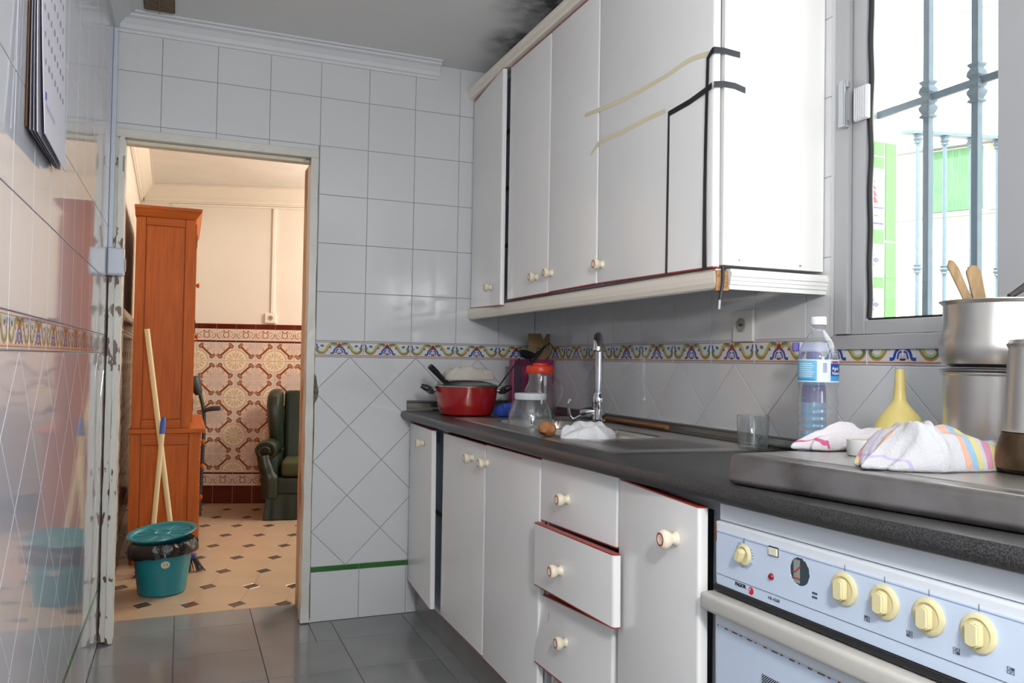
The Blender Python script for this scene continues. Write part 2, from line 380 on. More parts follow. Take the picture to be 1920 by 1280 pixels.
# frames need right-handed rotation: u x v = n
FE = Frame((0, YE, 0), (1, 0, 0), (0, 0, 1))            # n = -Y
FR = Frame((XR, 0, 0), (0, -1, 0), (0, 0, 1))           # u = -Y, n = -X
FL = Frame((XL, 0, 0), (0, 1, 0), (0, 0, 1))            # n = +X
rows = [Z1 + T*i for i in range(7)]; rows[-1] = ZC
x0 = -.109
cols = [x0 + T*i for i in range(-1, 9)]
cols[0] = XL
grid_tiles('tile', wall_end, FE, XL, XR, Z1, ZC, cols, rows, TILE, holes=[(XL, .517, 0, 2.018)])
BD = border_deco(T-.0022, Z1-Z0-.0022)
def border(parent, fr, us, u0, u1, holes=()):
    for a, b_ in zip(us, us[1:]):
        full = abs((b_-a)-T) < .002 and a >= u0-.001 and b_ <= u1+.001
        aa, bb = max(a, u0), min(b_, u1)
        if bb-aa < .01: continue
        if full: tile('border_tile', parent, fr, [(aa, Z0), (bb, Z0), (bb, Z1), (aa, Z1)], BM, deco=BD, key='bd')
        else: tile('border_tile', parent, fr, [(aa, Z0), (bb, Z0), (bb, Z1), (aa, Z1)], BM, deco=border_deco(bb-aa-.0022, Z1-Z0-.0022), key='bd2')
border(wall_end, FE, [.517, .728, .938, 1.148, 1.358, XR], .517, XR)
diamond_tiles('diamond_tile', wall_end, FE, .517, XR, ZGt, Z0, .669+.148, .148, .1495, TILE)
tile('strip_tile', wall_end, FE, [(.517, ZG), (.728, ZG), (.728, ZGt), (.517, ZGt)], GREEN)
for a in (.728, .938, 1.148, 1.358): tile('strip_tile', wall_end, FE, [(a, ZG), (min(a+T, XR), ZG), (min(a+T, XR), ZGt), (a, ZGt)], GREEN)
grid_tiles('tile', wall_end, FE, .517, XR, 0, ZG, [.517, .728, .938, 1.148, 1.358, XR], [0, ZG], TILE)
# right wall: u=-y.  border joints at y = 15.1158*T - i*T
yb = 15.1158*T
us = [-(YE)] + [-(yb) + T*i for i in range(-1, 17)]
us = [-YE, -(yb+T)] + [-(yb) + T*i for i in range(0, 17)]
grid_tiles('tile', wall_right, FR, -YE, -1.613, Z1, ZC, us, rows, TILE)
grid_tiles('tile', wall_right, FR, -WY0+.03, 1.0, Z1, ZC, [-WY0+.03+T*i for i in range(6)], rows, TILE)
border(wall_right, FR, us, -YE, -.2)
diamond_tiles('diamond_tile', wall_right, FR, -YE, -.2, .72, Z0, -2.301+.1475, .1475, .1495, TILE)
# left wall
usl = [YE - T*i for i in range(14)][::-1]
grid_tiles('tile', wall_left, FL, .6, YE, Z1, ZC, usl, rows, TILEL, tilt=.0004)
border(wall_left, FL, usl, .7, YE)
diamond_tiles('diamond_tile', wall_left, FL, .8, YE, ZGt, Z0, YE-.148, .148, .1495, TILEL, tilt=.0004)
for a, b_ in zip(usl, usl[1:]):
    tile('strip_tile', wall_left, FL, [(a, ZG), (b_, ZG), (b_, ZGt), (a, ZGt)], GREEN); tile('tile', wall_left, FL, [(a, 0), (b_, 0), (b_, ZG), (a, ZG)], TILEL, tilt=.0004)
# kitchen floor tiles
FF = Frame((0, 0, 0), (1, 0, 0), (0, 1, 0))
xs = [-.32, -.01, .30, .61, .92, 1.23, 1.56]; ys = [3.80, 3.59, 3.268, 2.95, 2.63, 2.31, 1.99, 1.67, 1.35, 1.03, .71, .39, .07, -.25, -.6, -1.0, -1.35][::-1]
ys = sorted(set(ys))
grid_tiles('floor_tile', floor, FF, XL, 1.56, -1.35, 3.80, xs, ys, FLOORT, gap=.0012, th=.004, tilt=.0008, holes=[(XL-.1, XL, 3.5, 3.8), (.517, 1.6, YE, 3.9)])
# ceiling mouldings
MOULD = mat('plaster_moulding', S('d4d6d8'), .7)
def cornice_profile(h=.07, d=.075): return [(0, 0), (0, -h), (.008, -h), (.010, -h+.010), (.018, -h+.014), (.022, -h+.030), (.04, -h+.048), (d-.018, -.016), (d-.016, -.009), (d, -.007), (d, 0)]
bm = NB(); P = cornice_profile()
M = Matrix(((0, 0, 1, XL), (-1, 0, 0, YE), (0, 1, 0, ZC), (0, 0, 0, 1)))
prism(bm, P, 0, 1.043-XL, M); struct('trim_1', bm, MOULD)
bm = NB(); M = Matrix(((1, 0, 0, XL), (0, 0, 1, -1.3), (0, 1, 0, ZC), (0, 0, 0, 1))); prism(bm, P, 0, YE+1.3, M); struct('trim_2', bm, MOULD)
# ================================================================= DOOR FRAME
door = NB()
fr_t = thing('door_1', None, None, (.12, 3.55, 0)); fr_t['kind'] = 'structure'
def ragged(bm, x0, x1, y0, y1, z0, z1, n=60, amp=.003, seed=0, mi=0):
    """upright with chipped edges"""
    t = bmesh.new(); rg = []
    for i in range(n+1):
        z = z0+(z1-z0)*i/n
        def j(k): 
            v = noise.noise(Vector((z*9, k*7.3+seed, 1.7)))*amp
            return v if z > z0+.12 else v*2.2
        rg.append([t.verts.new(p) for p in ((x0+j(0), y0+abs(j(1)), z), (x1+j(2), y0+abs(j(3)), z), (x1+j(2), y1, z), (x0+j(0), y1, z))])
    for a, b_ in zip(rg, rg[1:]):
        for k in range(4): t.faces.new((a[k], a[(k+1) % 4], b_[(k+1) % 4], b_[k]))
    t.faces.new(rg[0][::-1]); t.faces.new(rg[-1])
    for f in t.faces: f.material_index = mi
    merge(bm, t)
bm = NB(); ragged(bm, .484, .516, YE-.012, YE+.07, 0.005, 1.982, seed=1); obj('jamb', bm, PAINTW, fr_t)
bm = NB(); ragged(bm, .497, .516, YE+.071, 3.79, 0.002, 1.985, seed=3, amp=.0015); obj('reveal_lining', bm, mat('warm_lit_reveal', S('d9b893'), .6, col2=S('a8683c'), scale=9, stretch=(1, 1, .3), lo=.35, hi=.5), fr_t)  # warm light from the dining room is painted into the lining's orange tone
bm = NB(); ragged(bm, -.2795, -.2565, YE-.010, YE+.07, 0.012, 1.982, seed=5, amp=.002); obj('jamb', bm, PEEL, fr_t)
bm = NB(); ragged(bm, -.2560, -.2325, YE-.018, YE+.07, 0.004, 1.982, seed=8, amp=.003); obj('jamb', bm, PEEL, fr_t)
bm = NB(); ragged(bm, -.2830, -.2790, YE-.013, YE-.002, .03, 1.43, n=160, amp=.0035, seed=13); obj('rust_seam', bm, DIRTWOOD, fr_t)
bm = NB(); box(bm, XL+.001, .516, YE-.012, YE+.07, 1.983, 2.017, .003, 2); obj('door_head', bm, PAINTW, fr_t)
bm = NB(); box(bm, -.232, .4835, YE+.02, YE+.07, 1.966, 1.982, .002); obj('door_stop', bm, mat('worn_stop_paint', S('d8cfb9'), .5, col2=S('6b5a44'), scale=14, lo=.3, hi=.36), fr_t)
bm = NB(); box(bm, -.2355, -.2315, YE-.018, YE+.005, 1.84, 1.91, .001); tube(bm, [(-.236, YE-.018, 1.845), (-.236, YE-.018, 1.905)], .004, 8); obj('hinge', bm, mat('dull_hinge', S('a59f92'), .5, .4), fr_t)
# broken plaster by the jamb
bm = NB(); random.seed(3)
t = bmesh.new()
pl_ = [(.5165, .0), (.5235, .02), (.5195, .55), (.5235, .80), (.522, .93), (.535, .955), (.538, .985), (.530, 1.02), (.527, 1.045), (.519, 1.06), (.5205, 1.3), (.519, 1.6), (.5165, 1.62)]
prism(bm, [(x, z) for x, z in pl_], 0, .004, Matrix(((1, 0, 0, 0), (0, 0, -1, YE+.0015), (0, 1, 0, 0), (0, 0, 0, 1))))
obj('mortar_gap', bm, mat('crumbling_mortar', S('7d776a'), .95, var=.5, scale=60, bump=.4, bscale=90), fr_t)
# conduit and junction box over the left jamb
bm = NB(); box(bm, XL+.0005, XL+.0165, YE-.043, YE-.020, 1.54, 2.40, .002, 2); con = obj('conduit', bm, TRUNK); tag(con, 'pale grey plastic cable trunking running up the corner left of the doorway', 'cable trunking')
bx = thing('junction_box', 'square pale plastic junction box at the bottom end of the corner trunking', 'junction box', (XL+.03, YE-.04, 1.44))
bm = NB(); box(bm, XL+.0005, -.223, YE-.062, YE-.0185, 1.432, 1.538, .005, 3); obj('housing', bm, TRUNK, bx, smooth=True)
bm = NB(); box(bm, XL+.004, -.227, YE-.068, YE-.0625, 1.437, 1.533, .003, 2); obj('cover', bm, TRUNK, bx)
bm = NB(); box(bm, -.2225, -.219, YE-.055, YE-.02, 1.45, 1.50, .001); obj('sticker', bm, mat('faded_pink_sticker', S('c9a4a0'), .6), bx)
# ceiling vent
vt = thing('ceiling_vent', 'small brown slatted ventilation grille in the ceiling above the doorway', 'vent', (-.12, 3.30, ZC-.01))
bm = NB(); box(bm, -.175, -.065, 3.18, 3.405, ZC-.003, ZC-.0005); obj('backing', bm, mat('vent_dark', S('2a211c'), .8), vt)
for k in range(13):
    y = 3.19+k*.0168; bm = NB(); box(bm, -.172, -.068, y, y+.006, ZC-.010, ZC-.0032, .001); obj('slat', bm, mat('vent_brown', S('75634f'), .6), vt)
bm = NB(); box(bm, -.122, -.118, 3.18, 3.405, ZC-.013, ZC-.0105); obj('centre_bar', bm, MATS['vent_brown'], vt)
# ================================================================= WINDOW
win = thing('window_1', None, None, (XR, .86, WZ0)); win['kind'] = 'structure'
FRM = mat('grey_white_frame', S('a9aaac'), .33, .1)
def fbar(name, *a, mat_=FRM, bev=.002): bm = NB(); box(bm, *a, bev, 2); return obj(name, bm, mat_, win)
bm = NB(); box(bm, XR-.004, XR+.0028, 1.592, 1.612, Z1+.002, ZC-.001); obj('reveal_strip', bm, PLASTER, win)
fbar('outer_frame', XR-.012, XR+.07, 1.548, 1.5915, 1.2085, WZ1)
fbar('outer_frame', XR-.006, XR+.085, WY0, 1.605, 1.170, 1.2065)
fbar('outer_frame', XR-.012, XR+.07, WY0, 1.5475, WZ1-.04, WZ1)
fbar('outer_frame', XR-.012, XR+.07, WY0, WY0+.04, 1.2085, WZ1-.041)
fbar('sash_stile', XR+.000, XR+.030, 1.505, 1.546, 1.208, WZ1-.042)
fbar('sash_rail', XR+.002, XR+.030, 1.1395, 1.5045, 1.208, 1.242)
fbar('sash_rail', XR+.002, XR+.030, 1.1395, 1.5045, WZ1-.08, WZ1-.043)
DARKF = mat('shaded_grey_stile', S('8c8d91'), .45, .2)
fbar('sash_stile', XR-.022, XR+.030, 1.02, 1.139, 1.208, WZ1-.042, mat_=FRM)
fbar('sash_rail', XR+.034, XR+.06, WY0+.042, 1.08, 1.208, 1.245)
fbar('sash_rail', XR+.034, XR+.06, WY0+.042, 1.08, WZ1-.08, WZ1-.043)
GASK = mat('black_rubber', S('17171a'), .6)
bm = NB(); tube(bm, [(XR+.011+.002*math.sin(k*.7), 1.499-.0015*abs(math.sin(k*.25)), 1.247+k*.0203) for k in range(48)], .0065, 6); obj('gasket', bm, GASK, win)
bm = NB(); box(bm, XR+.008, XR+.014, 1.14, 1.5, 1.2425, 1.2475); obj('gasket', bm, GASK, win)
bm = NB(); box(bm, XR+.014, XR+.018, 1.142, 1.503, 1.244, WZ1-.081); obj('glass_pane', bm, GLASS, win)
bm = NB(); box(bm, XR+.045, XR+.049, WY0+.042, 1.08, 1.246, WZ1-.081); obj('glass_pane', bm, GLASS, win)
bm = NB(); box(bm, XR-.026, XR-.0125, 1.541, 1.562, 1.728, 1.745, .003, 2); box(bm, XR-.026, XR-.0125, 1.541, 1.562, 1.829, 1.846, .003, 2); box(bm, XR-.033, XR-.026, 1.541, 1.562, 1.728, 1.846, .003, 2)
obj('handle', bm, mat('satin_handle', S('b9bcc0'), .3, .8), win)
bm = NB(); box(bm, XR-.012, XR-.001, 1.487, 1.532, 1.738, 1.822, .002)
for k in range(6): box(bm, XR-.0145, XR-.0121, 1.490+k*.007, 1.4935+k*.007, 1.74, 1.82)
obj('latch', bm, mat('latch_plastic', S('d7d9db'), .5), win)
bm = NB(); box(bm, XR+.088, XR+.26, WY0+.002, WY1-.003, WZ0+.0005, WZ0+.012); obj('sill', bm, mat('sill_stone', S('d9d4c8'), .6), win)
# ================================================================= UPPER CABINETS
def panel(bm, tl, tr, br, bl, th, inward, bev=.006, mi_top=1):
    """front face corners (viewed from the room), thickness towards `inward`"""
    i = Vector(inward).normalized()*th; tl, tr, br, bl = map(Vector, (tl, tr, br, bl)); bh = .0032
    def slab_(tl, tr, br, bl, mi):
        t = bmesh.new(); V = [t.verts.new(p) for p in (bl, br, br+i, bl+i, tl, tr, tr+i, tl+i)]
        for f in ((0, 3, 2, 1), (4, 5, 6, 7), (0, 1, 5, 4), (1, 2, 6, 5), (2, 3, 7, 6), (3, 0, 4, 7)): t.faces.new([V[k] for k in f])
        bmesh.ops.recalc_face_normals(t, faces=t.faces)
        ed = [e for e in t.edges if {V.index(e.verts[0]), V.index(e.verts[1])} in ({0, 4}, {1, 5})]
        bmesh.ops.bevel(t, geom=ed, offset=bev, segments=4, affect='EDGES', profile=.5)
        for f in t.faces: f.material_index = mi
        merge(bm, t)
    def mix_(a, b_, d): L = (b_-a).length; return a+(b_-a)*(d/L)
    slab_(tl, tr, mix_(tr, br, bh), mix_(tl, bl, bh), mi_top); slab_(mix_(bl, tl, bh), mix_(br, tr, bh), br, bl, mi_top)
    slab_(mix_(tl, bl, bh), mix_(tr, br, bh), mix_(br, tr, bh), mix_(bl, tl, bh), 0); return bm
knob_me = None
def knob(parent, p, n=(-1, 0, 0), s=1):
    global knob_me
    if knob_me is None:
        bm = NB(); prof = [(0, 0), (.013, 0), (.013, .003), (.0098, .006), (.0095, .010), (.013, .014), (.0165, .020), (.0175, .026), (.0155, .031), (.0128, .0325), (.0122, .0327), (.0090, .0328), (.0084, .0326), (.0, .0326)]
        lathe(bm, prof, mis=[0]*9+[0, 1, 0, 0], seg=28)
        me = bpy.data.meshes.new('knob'); bm.to_mesh(me); bm.free(); me.materials.append(KNOB); me.materials.append(REDLINE)
        me.polygons.foreach_set('use_smooth', [True]*len(me.polygons)); me.set_sharp_from_angle(angle=.9); knob_me = me
    o = bpy.data.objects.new('knob', knob_me); COL.objects.link(o); o.parent = parent
    M = Vector(n).to_track_quat('Z', 'Y').to_matrix().to_4x4(); M = M @ Matrix.Scale(s, 4); M.translation = Vector(p)-wl(parent); o.matrix_local = M
    return o
XU = 1.200; ZU0, ZU1 = 1.372, 2.316
def carcass(t, x0, x1, y0, y1, z0, z1, shelves=(), mat_=GREYIN, side=None):
    """open-fronted box: far and near sides, back, bottom, top"""
    th = .016
    bm = NB(); box(bm, x0, x1, y0+.0005, y0+th, z0, z1); obj('side_panel', bm, side or mat_, t)
    bm = NB(); box(bm, x0, x1, y1-th, y1-.0005, z0, z1); obj('side_panel', bm, mat_, t)
    bm = NB(); box(bm, x1-.008, x1, y0+th, y1-th, z0, z1); obj('back_panel', bm, mat_, t)
    bm = NB(); box(bm, x0, x1-.008, y0+th, y1-th, z0, z0+th); obj('bottom_panel', bm, mat_, t)
    bm = NB(); box(bm, x0, x1-.008, y0+th, y1-th, z1-th, z1); obj('top_panel', bm, mat_, t)
    for z in shelves: bm = NB(); box(bm, x0+.012, x1-.008, y0+th, y1-th, z, z+th); obj('shelf', bm, mat_, t)
xw = XR-.003
c1 = thing('wall_cabinet', 'wall cabinet in the corner by the end wall, its narrow door ajar', 'cabinet', (1.37, 3.26, ZU0))
carcass(c1, XU+.021, xw, 3.018, YE-.004, ZU0, ZU1, (), mat('grey_blue_board', S('b9c4cd'), .5))
bm = NB(); panel(bm, (1.214, 3.498, ZU1), (1.183, 3.052, ZU1+.012), (1.186, 3.052, 1.352), (1.215, 3.498, 1.366), .018, (1, -.07, 0)); d = obj('door', bm, [CREAMW, REDEDGE], c1, True)
knob(d, (1.190, 3.165, 1.434), (-1, .07, 0))
bm = NB(); box(bm, 1.240, 1.246, 3.035, 3.44, ZU0+.017, ZU1-.017); obj('light_catch_board', bm, mat('grey_blue_board', S('b9c4cd'), .5), c1)  # board added close behind the gap to catch light, standing in for the interior
for z in (1.60, 1.84, 2.08): bm = NB(); box(bm, 1.234, 1.2395, 3.035, 3.44, z, z+.016); obj('shelf', bm, mat('brown_shelf', S('5f544c'), .5), c1)
c2 = thing('wall_cabinet', 'middle wall cabinet with two closed white doors and knobs side by side', 'cabinet', (1.37, 2.63, ZU0))
carcass(c2, XU+.021, xw, 2.252, 3.017, ZU0, ZU1, (1.7,))
bm = NB(); panel(bm, (XU, 3.012, ZU1), (XU, 2.620, ZU1), (XU, 2.620, ZU0), (XU, 3.012, ZU0), .018, (1, 0, 0)); d = obj('door', bm, [CREAMW, REDEDGE], c2, True); knob(d, (XU, 2.715, 1.437))
bm = NB(); panel(bm, (XU, 2.616, ZU1), (XU, 2.253, ZU1), (XU, 2.253, ZU0+.003), (XU, 2.616, ZU0+.002), .018, (1, 0, 0)); d = obj('door', bm, [CREAMW, REDEDGE], c2, True); knob(d, (XU, 2.588, 1.441))
c3 = thing('wall_cabinet', 'wide wall cabinet beside the window, door crossed by black tape', 'cabinet', (1.37, 1.95, ZU0))
SIDEW = mat('white_side_board', S('f2f1ee'), .4)
carcass(c3, XU+.026, xw, 1.640, 2.251, ZU0+.002, 2.47-.006, (1.7,), side=SIDEW)
bm = NB(); panel(bm, (XU-.001, 2.249, ZU1), (XU-.004, 1.645, ZU1), (XU, 1.645, 1.366), (XU, 2.249, ZU0+.003), .018, (1, 0, 0), bev=.009); d = obj('door', bm, [CREAMW, REDEDGE], c3, True); knob(d, (XU, 2.212, 1.432))
for x, z in ((1.276, 1.388), (1.467, 1.385)): bm = NB(); lathe(bm, [(0, 0), (.003, 0), (.0025, .002), (0, .0022)], (x, 1.6405, z), 10, Matrix.Rotation(PI/2, 4, 'X')); obj('screw', bm, STEELD, c3)
# cornice and light rail
t = thing('cabinet_cornice', 'cream cornice board along the top of the wall cabinets', 'cornice', (1.2, 2.57, ZU1))
bm = NB(); prism(bm, [(0, 0), (-.012, .003), (-.016, .012), (-.016, .030), (-.022, .036), (-.022, .046), (0, .046), (.03, .046), (.03, 0)], 0, YE-.004-1.632, Matrix(((1, 0, 0, XU+.008), (0, 0, 1, 1.632), (0, 1, 0, ZU1+.0145), (0, 0, 0, 1)))); obj('board', bm, CREAMTRIM, t)
t = thing('cabinet_light_rail', 'cream moulded rail under the wall cabinets with a broken corner', 'light rail', (1.2, 2.57, 1.305))
rp = [(0, 0), (.0, .010), (-.004, .012), (-.004, .020), (-.006, .022), (-.006, .030), (-.009, .032), (-.009, .041), (-.004, .044), (-.004, .050), (.014, .050), (.016, 0)]
rs_ = [(0, 0), (-.004, .004), (-.008, .016), (-.009, .030), (-.008, .044), (-.003, .050), (.014, .050), (.016, 0)]
bm = NB(); prism(bm, rs_, 0, YE-.004-1.645, Matrix(((1, 0, 0, XU+.014), (0, 0, 1, 1.645), (0, 1, 0, 1.3135), (0, 0, 0, 1)))); obj('front_rail', bm, CREAMTRIM, t)
bm = NB(); prism(bm, rp, 0, XR+.016-1.240, Matrix(((0, 0, 1, 1.240), (1, 0, 0, 1.632), (0, 1, 0, 1.3135), (0, 0, 0, 1)))); obj('side_rail', bm, mat('white_rail', S('eeede8'), .3), t)
bm = NB()
random.seed(5); P = [(1.205, 1.640), (1.238, 1.634), (1.240, 1.642), (1.236, 1.650), (1.210, 1.655)]
tb = bmesh.new(); A = [tb.verts.new((x+random.uniform(-.003, .003), y, 1.305+random.uniform(-.004, .006))) for x, y in P]; B = [tb.verts.new((x*.999+random.uniform(-.004, .004), y, 1.3605+random.uniform(-.004, .004))) for x, y in P]
tb.faces.new(A[::-1]); tb.faces.new(B)
for i in range(5): tb.faces.new((A[i], A[(i+1) % 5], B[(i+1) % 5], B[i]))
merge(bm, tb); obj('broken_corner', bm, mat('exposed_chipboard', S('b98d5e'), .9, var=.5, scale=120), t, angle=10)
# black tape
BT = mat('black_tape', S('16171c'), .35)
def ribbon3(bm, pts, wv, th=.0009, off=(-1, 0, 0)):
    """flat strip along pts; wv: half width vectors"""
    pts = [Vector(p) for p in pts]; o = Vector(off)*th; t = bmesh.new(); rg = []
    for p, w_ in zip(pts, wv):
        w_ = Vector(w_); rg.append([t.verts.new(q) for q in (p-w_, p+w_, p+w_+o, p-w_+o)])
    for a, b_ in zip(rg, rg[1:]):
        for k in range(4): t.faces.new((a[k], a[(k+1) % 4], b_[(k+1) % 4], b_[k]))
    t.faces.new(rg[0][::-1]); t.faces.new(rg[-1]); bmesh.ops.recalc_face_normals(t, faces=t.faces); merge(bm, t)
h = .0075
t = thing('adhesive_tape', 'black tape forming the lower, inner outline on the wide cabinet door', 'tape', (1.199, 1.75, 1.37))
bm = NB(); n = 12
ribbon3(bm, [(XU-.0012, 1.850-.006*math.sin(i/n*PI)*0-.004*i/n, 1.369+(.44)*i/n) for i in range(n+1)], [(0, h*.62, 0)]*(n+1)); obj('tape_strip', bm, BT, t)
bm = NB(); ribbon3(bm, [(XU-.0021, 1.846, 1.802), (XU-.0025, 1.75, 1.806), (XU-.0065, 1.660, 1.815), (XU-.0075, 1.647, 1.817)], [(0, 0, h)]*4); obj('tape_strip', bm, BT, t)
bm = NB(); ribbon3(bm, [(XU-.0075, 1.6385, 1.817), (XU+.022, 1.6385, 1.822), (1.255, 1.6385, 1.822), (1.287, 1.6385, 1.815)], [(0, 0, h)]*4, off=(0, -1, 0)); obj('tape_strip', bm, BT, t)
t = thing('adhesive_tape', 'black tape running down the near edge of the wide cabinet door from the upper wrap', 'tape', (1.199, 1.66, 1.36))
bm = NB(); ribbon3(bm, [(XU-.0075+.004*i/n, 1.664+.008*math.sin(i/n*2.2)+(0.004*i/n), 1.895-(.532)*i/n) for i in range(n+1)], [(0, h*.75+.003*(i/n)**3, 0) for i in range(n+1)]); obj('tape_strip', bm, BT, t)
bm = NB(); ribbon3(bm, [(XU-.0065, 1.667, 1.890), (XU-.0075, 1.647, 1.903), (XU-.0078, 1.6395, 1.903)], [(0, 0, h)]*3); obj('tape_strip', bm, BT, t)
bm = NB(); ribbon3(bm, [(XU-.008, 1.6388, 1.903), (XU+.02, 1.6388, 1.905), (1.270, 1.6388, 1.902)], [(0, 0, h)]*3, off=(0, -1, 0)); obj('tape_strip', bm, BT, t)
RES = mat('yellowed_glue', S('e2dabb'), .5)
def residue(label, pts):
    def fx_(y, z): return XU-(0 if y > 2.25 else (.001+.003*(2.249-y)/.604)*(z-1.366)/.95)-.0006
    P = [(fx_(p.y, p.z), p.y, p.z) for p in smooth_path([(XU, y, z) for y, z in pts], 8)]; bm = NB(); ribbon3(bm, P, [(0, 0, .0068)]*len(P), th=.0004); tag(obj('tape_residue', bm, RES), label, 'tape mark')
residue('upper yellowed glue mark rising across the cabinet doors to the black tape', [(2.347, 1.937), (2.106, 1.916), (1.881, 1.91), (1.753, 1.916), (1.663, 1.903)])
residue('lower yellowed glue mark ending at the corner of the black tape', [(2.301, 1.796), (2.23, 1.822), (2.103, 1.818), (1.962, 1.818), (1.861, 1.815)])
bm = NB(); tube(bm, smooth_path([(1.216, 1.628, 1.37), (1.214, 1.624, 1.33), (1.206, 1.624, 1.285)], 4), .0042, 8); t = thing('hanging_cable', 'short black cable end hanging below the broken rail corner', 'cable', (1.206, 1.624, 1.26)); obj('cable', bm, BLACKP, t)
bm = NB(); tube(bm, [(1.206, 1.624, 1.285), (1.2045, 1.624, 1.262)], .0035, 8); obj('clear_tip', bm, PET, t)
# ================================================================= BASE CABINETS
XB = .935
ZB0, ZB1 = .148, .846
def dz(y):   # the old worktop creeps up towards the cooker
    return 0 if y >= 2.4 else (2.4-y)**2*.0088
k1 = thing('base_cabinet', 'narrow base cabinet against the end wall, its white door ajar', 'cabinet', (1.22, 3.25, .12))
carcass(k1, XB+.022, 1.50, 2.99, YE-.004, .125, .862, (), MATS['grey_blue_board'])
bm = NB(); panel(bm, (.940, 3.492, .846), (.911, 3.058, .850), (.917, 3.058, .146), (.940, 3.492, .152), .018, (1, -.06, 0)); d = obj('door', bm, [CREAMW, REDEDGE], k1, True); knob(d, (.918, 3.20, .784), (-1, .06, 0))
bm = NB(); box(bm, .972, .978, 3.007, 3.44, .1415, .845); obj('light_catch_board', bm, MATS['grey_blue_board'], k1)  # added light-catching board just behind the ajar base door
bm = NB(); box(bm, .9655, .9715, 3.007, 3.44, .50, .516); obj('shelf', bm, mat('brown_shelf', S('5f544c'), .5), k1)
k2 = thing('base_cabinet', 'base cabinet under the sink with two closed white doors', 'cabinet', (1.22, 2.53, .12))
carcass(k2, XB+.022, 1.50, 2.070, 2.989, .125, .862 - .2)
bm = NB(); panel(bm, (XB, 2.984, ZB1), (XB, 2.516, ZB1+.002), (XB, 2.514, ZB0+.002), (XB, 2.984, ZB0), .018, (1, 0, 0)); d = obj('door', bm, [CREAMW, REDEDGE], k2, True); knob(d, (XB, 2.640, .790))
bm = NB(); panel(bm, (XB, 2.511, ZB1+.004), (XB, 2.070, ZB1+.008), (XB, 2.069, ZB0-.004), (XB, 2.510, ZB0), .018, (1, 0, 0)); d = obj('door', bm, [CREAMW, REDEDGE], k2, True); knob(d, (XB, 2.525-.03, .790))
k3 = thing('drawer_cabinet', 'drawer cabinet with red-edged fronts, second drawer pulled out and crooked', 'drawer unit', (1.22, 1.85, .12))
carcass(k3, XB+.022, 1.50, 1.632, 2.068, .125, .862)
bm = NB(); panel(bm, (XB, 2.066, .858), (XB, 1.634, .866), (XB, 1.634, .699), (XB, 2.066, .684), .018, (1, 0, 0), bev=.009); d = obj('drawer', bm, [CREAMW, REDEDGE], k3, True); knob(d, (XB, 1.893, .770))
bm = NB(); panel(bm, (.904, 2.042, .685), (.906, 1.598, .696), (.908, 1.598, .529), (.906, 2.042, .514), .018, (1, 0, 0), bev=.010); d = obj('drawer', bm, [CREAMW, REDEDGE], k3, True); knob(d, (.906, 1.868, .594))
bm = NB(); box(bm, .925, 1.38, 1.652, 1.664, .555, .66); box(bm, .925, 1.38, 2.035, 2.047, .55, .65); box(bm, .925, 1.38, 1.664, 2.035, .55, .556); b2 = obj('drawer_box', bm, GREYIN, k3)
bm = NB(); box(bm, .93, 1.40, 1.6345-.0, 1.650, .60, .614); obj('runner', bm, STEELD, k3)
bm = NB(); panel(bm, (.948, 2.092, .473), (.940, 1.655, .512), (.934, 1.650, .296), (.928, 2.082, .288), .016, (1, .05, .03), bev=.009); d = obj('drawer', bm, [CREAMW, REDEDGE], k3, True); knob(d, (.938, 1.893, .400), (-1, 0, .03))
bm = NB(); ribbon3(bm, [(.9418, 2.012, .440), (.9350, 2.018, .318)], [(0, .0008, 0)]*2, th=.0006); obj('crack', bm, mat('crack_grey', S('84817c'), .8), k3)
bm = NB(); box(bm, .962, 1.38, 1.655, 1.667, .17, .275); box(bm, .962, 1.38, 2.02, 2.032, .17, .275); box(bm, .962, 1.38, 1.667, 2.02, .17, .176); obj('drawer_box', bm, CREAMTRIM, k3)
k4 = thing('base_cabinet', 'single-door base cabinet beside the cooker, its wide white door hanging open a crack', 'cabinet', (1.22, 1.45, .12))
carcass(k4, XB+.024, 1.50, 1.286, 1.631, .125, .862)
bm = NB(); panel(bm, (.934, 1.629, .862), (.912, 1.286, .857), (.916, 1.284, .140), (.936, 1.627, .146), .020, (1, -.06, 0), bev=.007); d = obj('door', bm, [CREAMW, REDEDGE], k4, True); knob(d, (.917, 1.368, .780), (-1, .05, 0), 1.12)
bm = NB(); box(bm, .985, .999, .20, YE-.004, 0.001, .122); tag(obj('plinth', bm, mat('grey_plinth', S('8a8885'), .18, var=.1, scale=5)), 'grey kickboard running along the floor under the base cabinets', 'plinth')
# worktop: rounded-nose slab, sink cutout
def wtop(x, y): return .898 + dz(y)*max(0, min(1, (XR-x)/(XR-.9)))
WT = .036
wk = thing('worktop', 'long dark grey speckled worktop along the window wall', 'worktop', (1.22, 1.9, .86))
bm = NB()
def slabpart(x0, x1, y0, y1, nose=False):
    n = max(1, int((y1-y0)/.08)); t = bmesh.new(); rg = []
    for i in range(n+1):
        y = y0+(y1-y0)*i/n
        if nose: prof = [(x0+.016, -WT), (x0+.006, -WT+.003), (x0+.001, -WT+.010), (x0, -WT/2), (x0+.002, -.010), (x0+.007, -.003), (x0+.016, 0), (x1, 0), (x1, -WT)]
        else: prof = [(x0, -WT), (x0, 0), (x1, 0), (x1, -WT)]
        rg.append([t.verts.new((x, y, wtop(x if z > -.02 or 1 else x, y)+z)) for x, z in prof])
    for a, b_ in zip(rg, rg[1:]):
        for k in range(len(a)): t.faces.new((a[k], b_[k], b_[(k+1) % len(a)], a[(k+1) % len(a)]))
    t.faces.new(rg[0]); t.faces.new(rg[-1][::-1]); bmesh.ops.recalc_face_normals(t, faces=t.faces); merge(bm, t)
XW = .899
yend = YE-.002
slabpart(XW, 1.035, .15, yend, True)
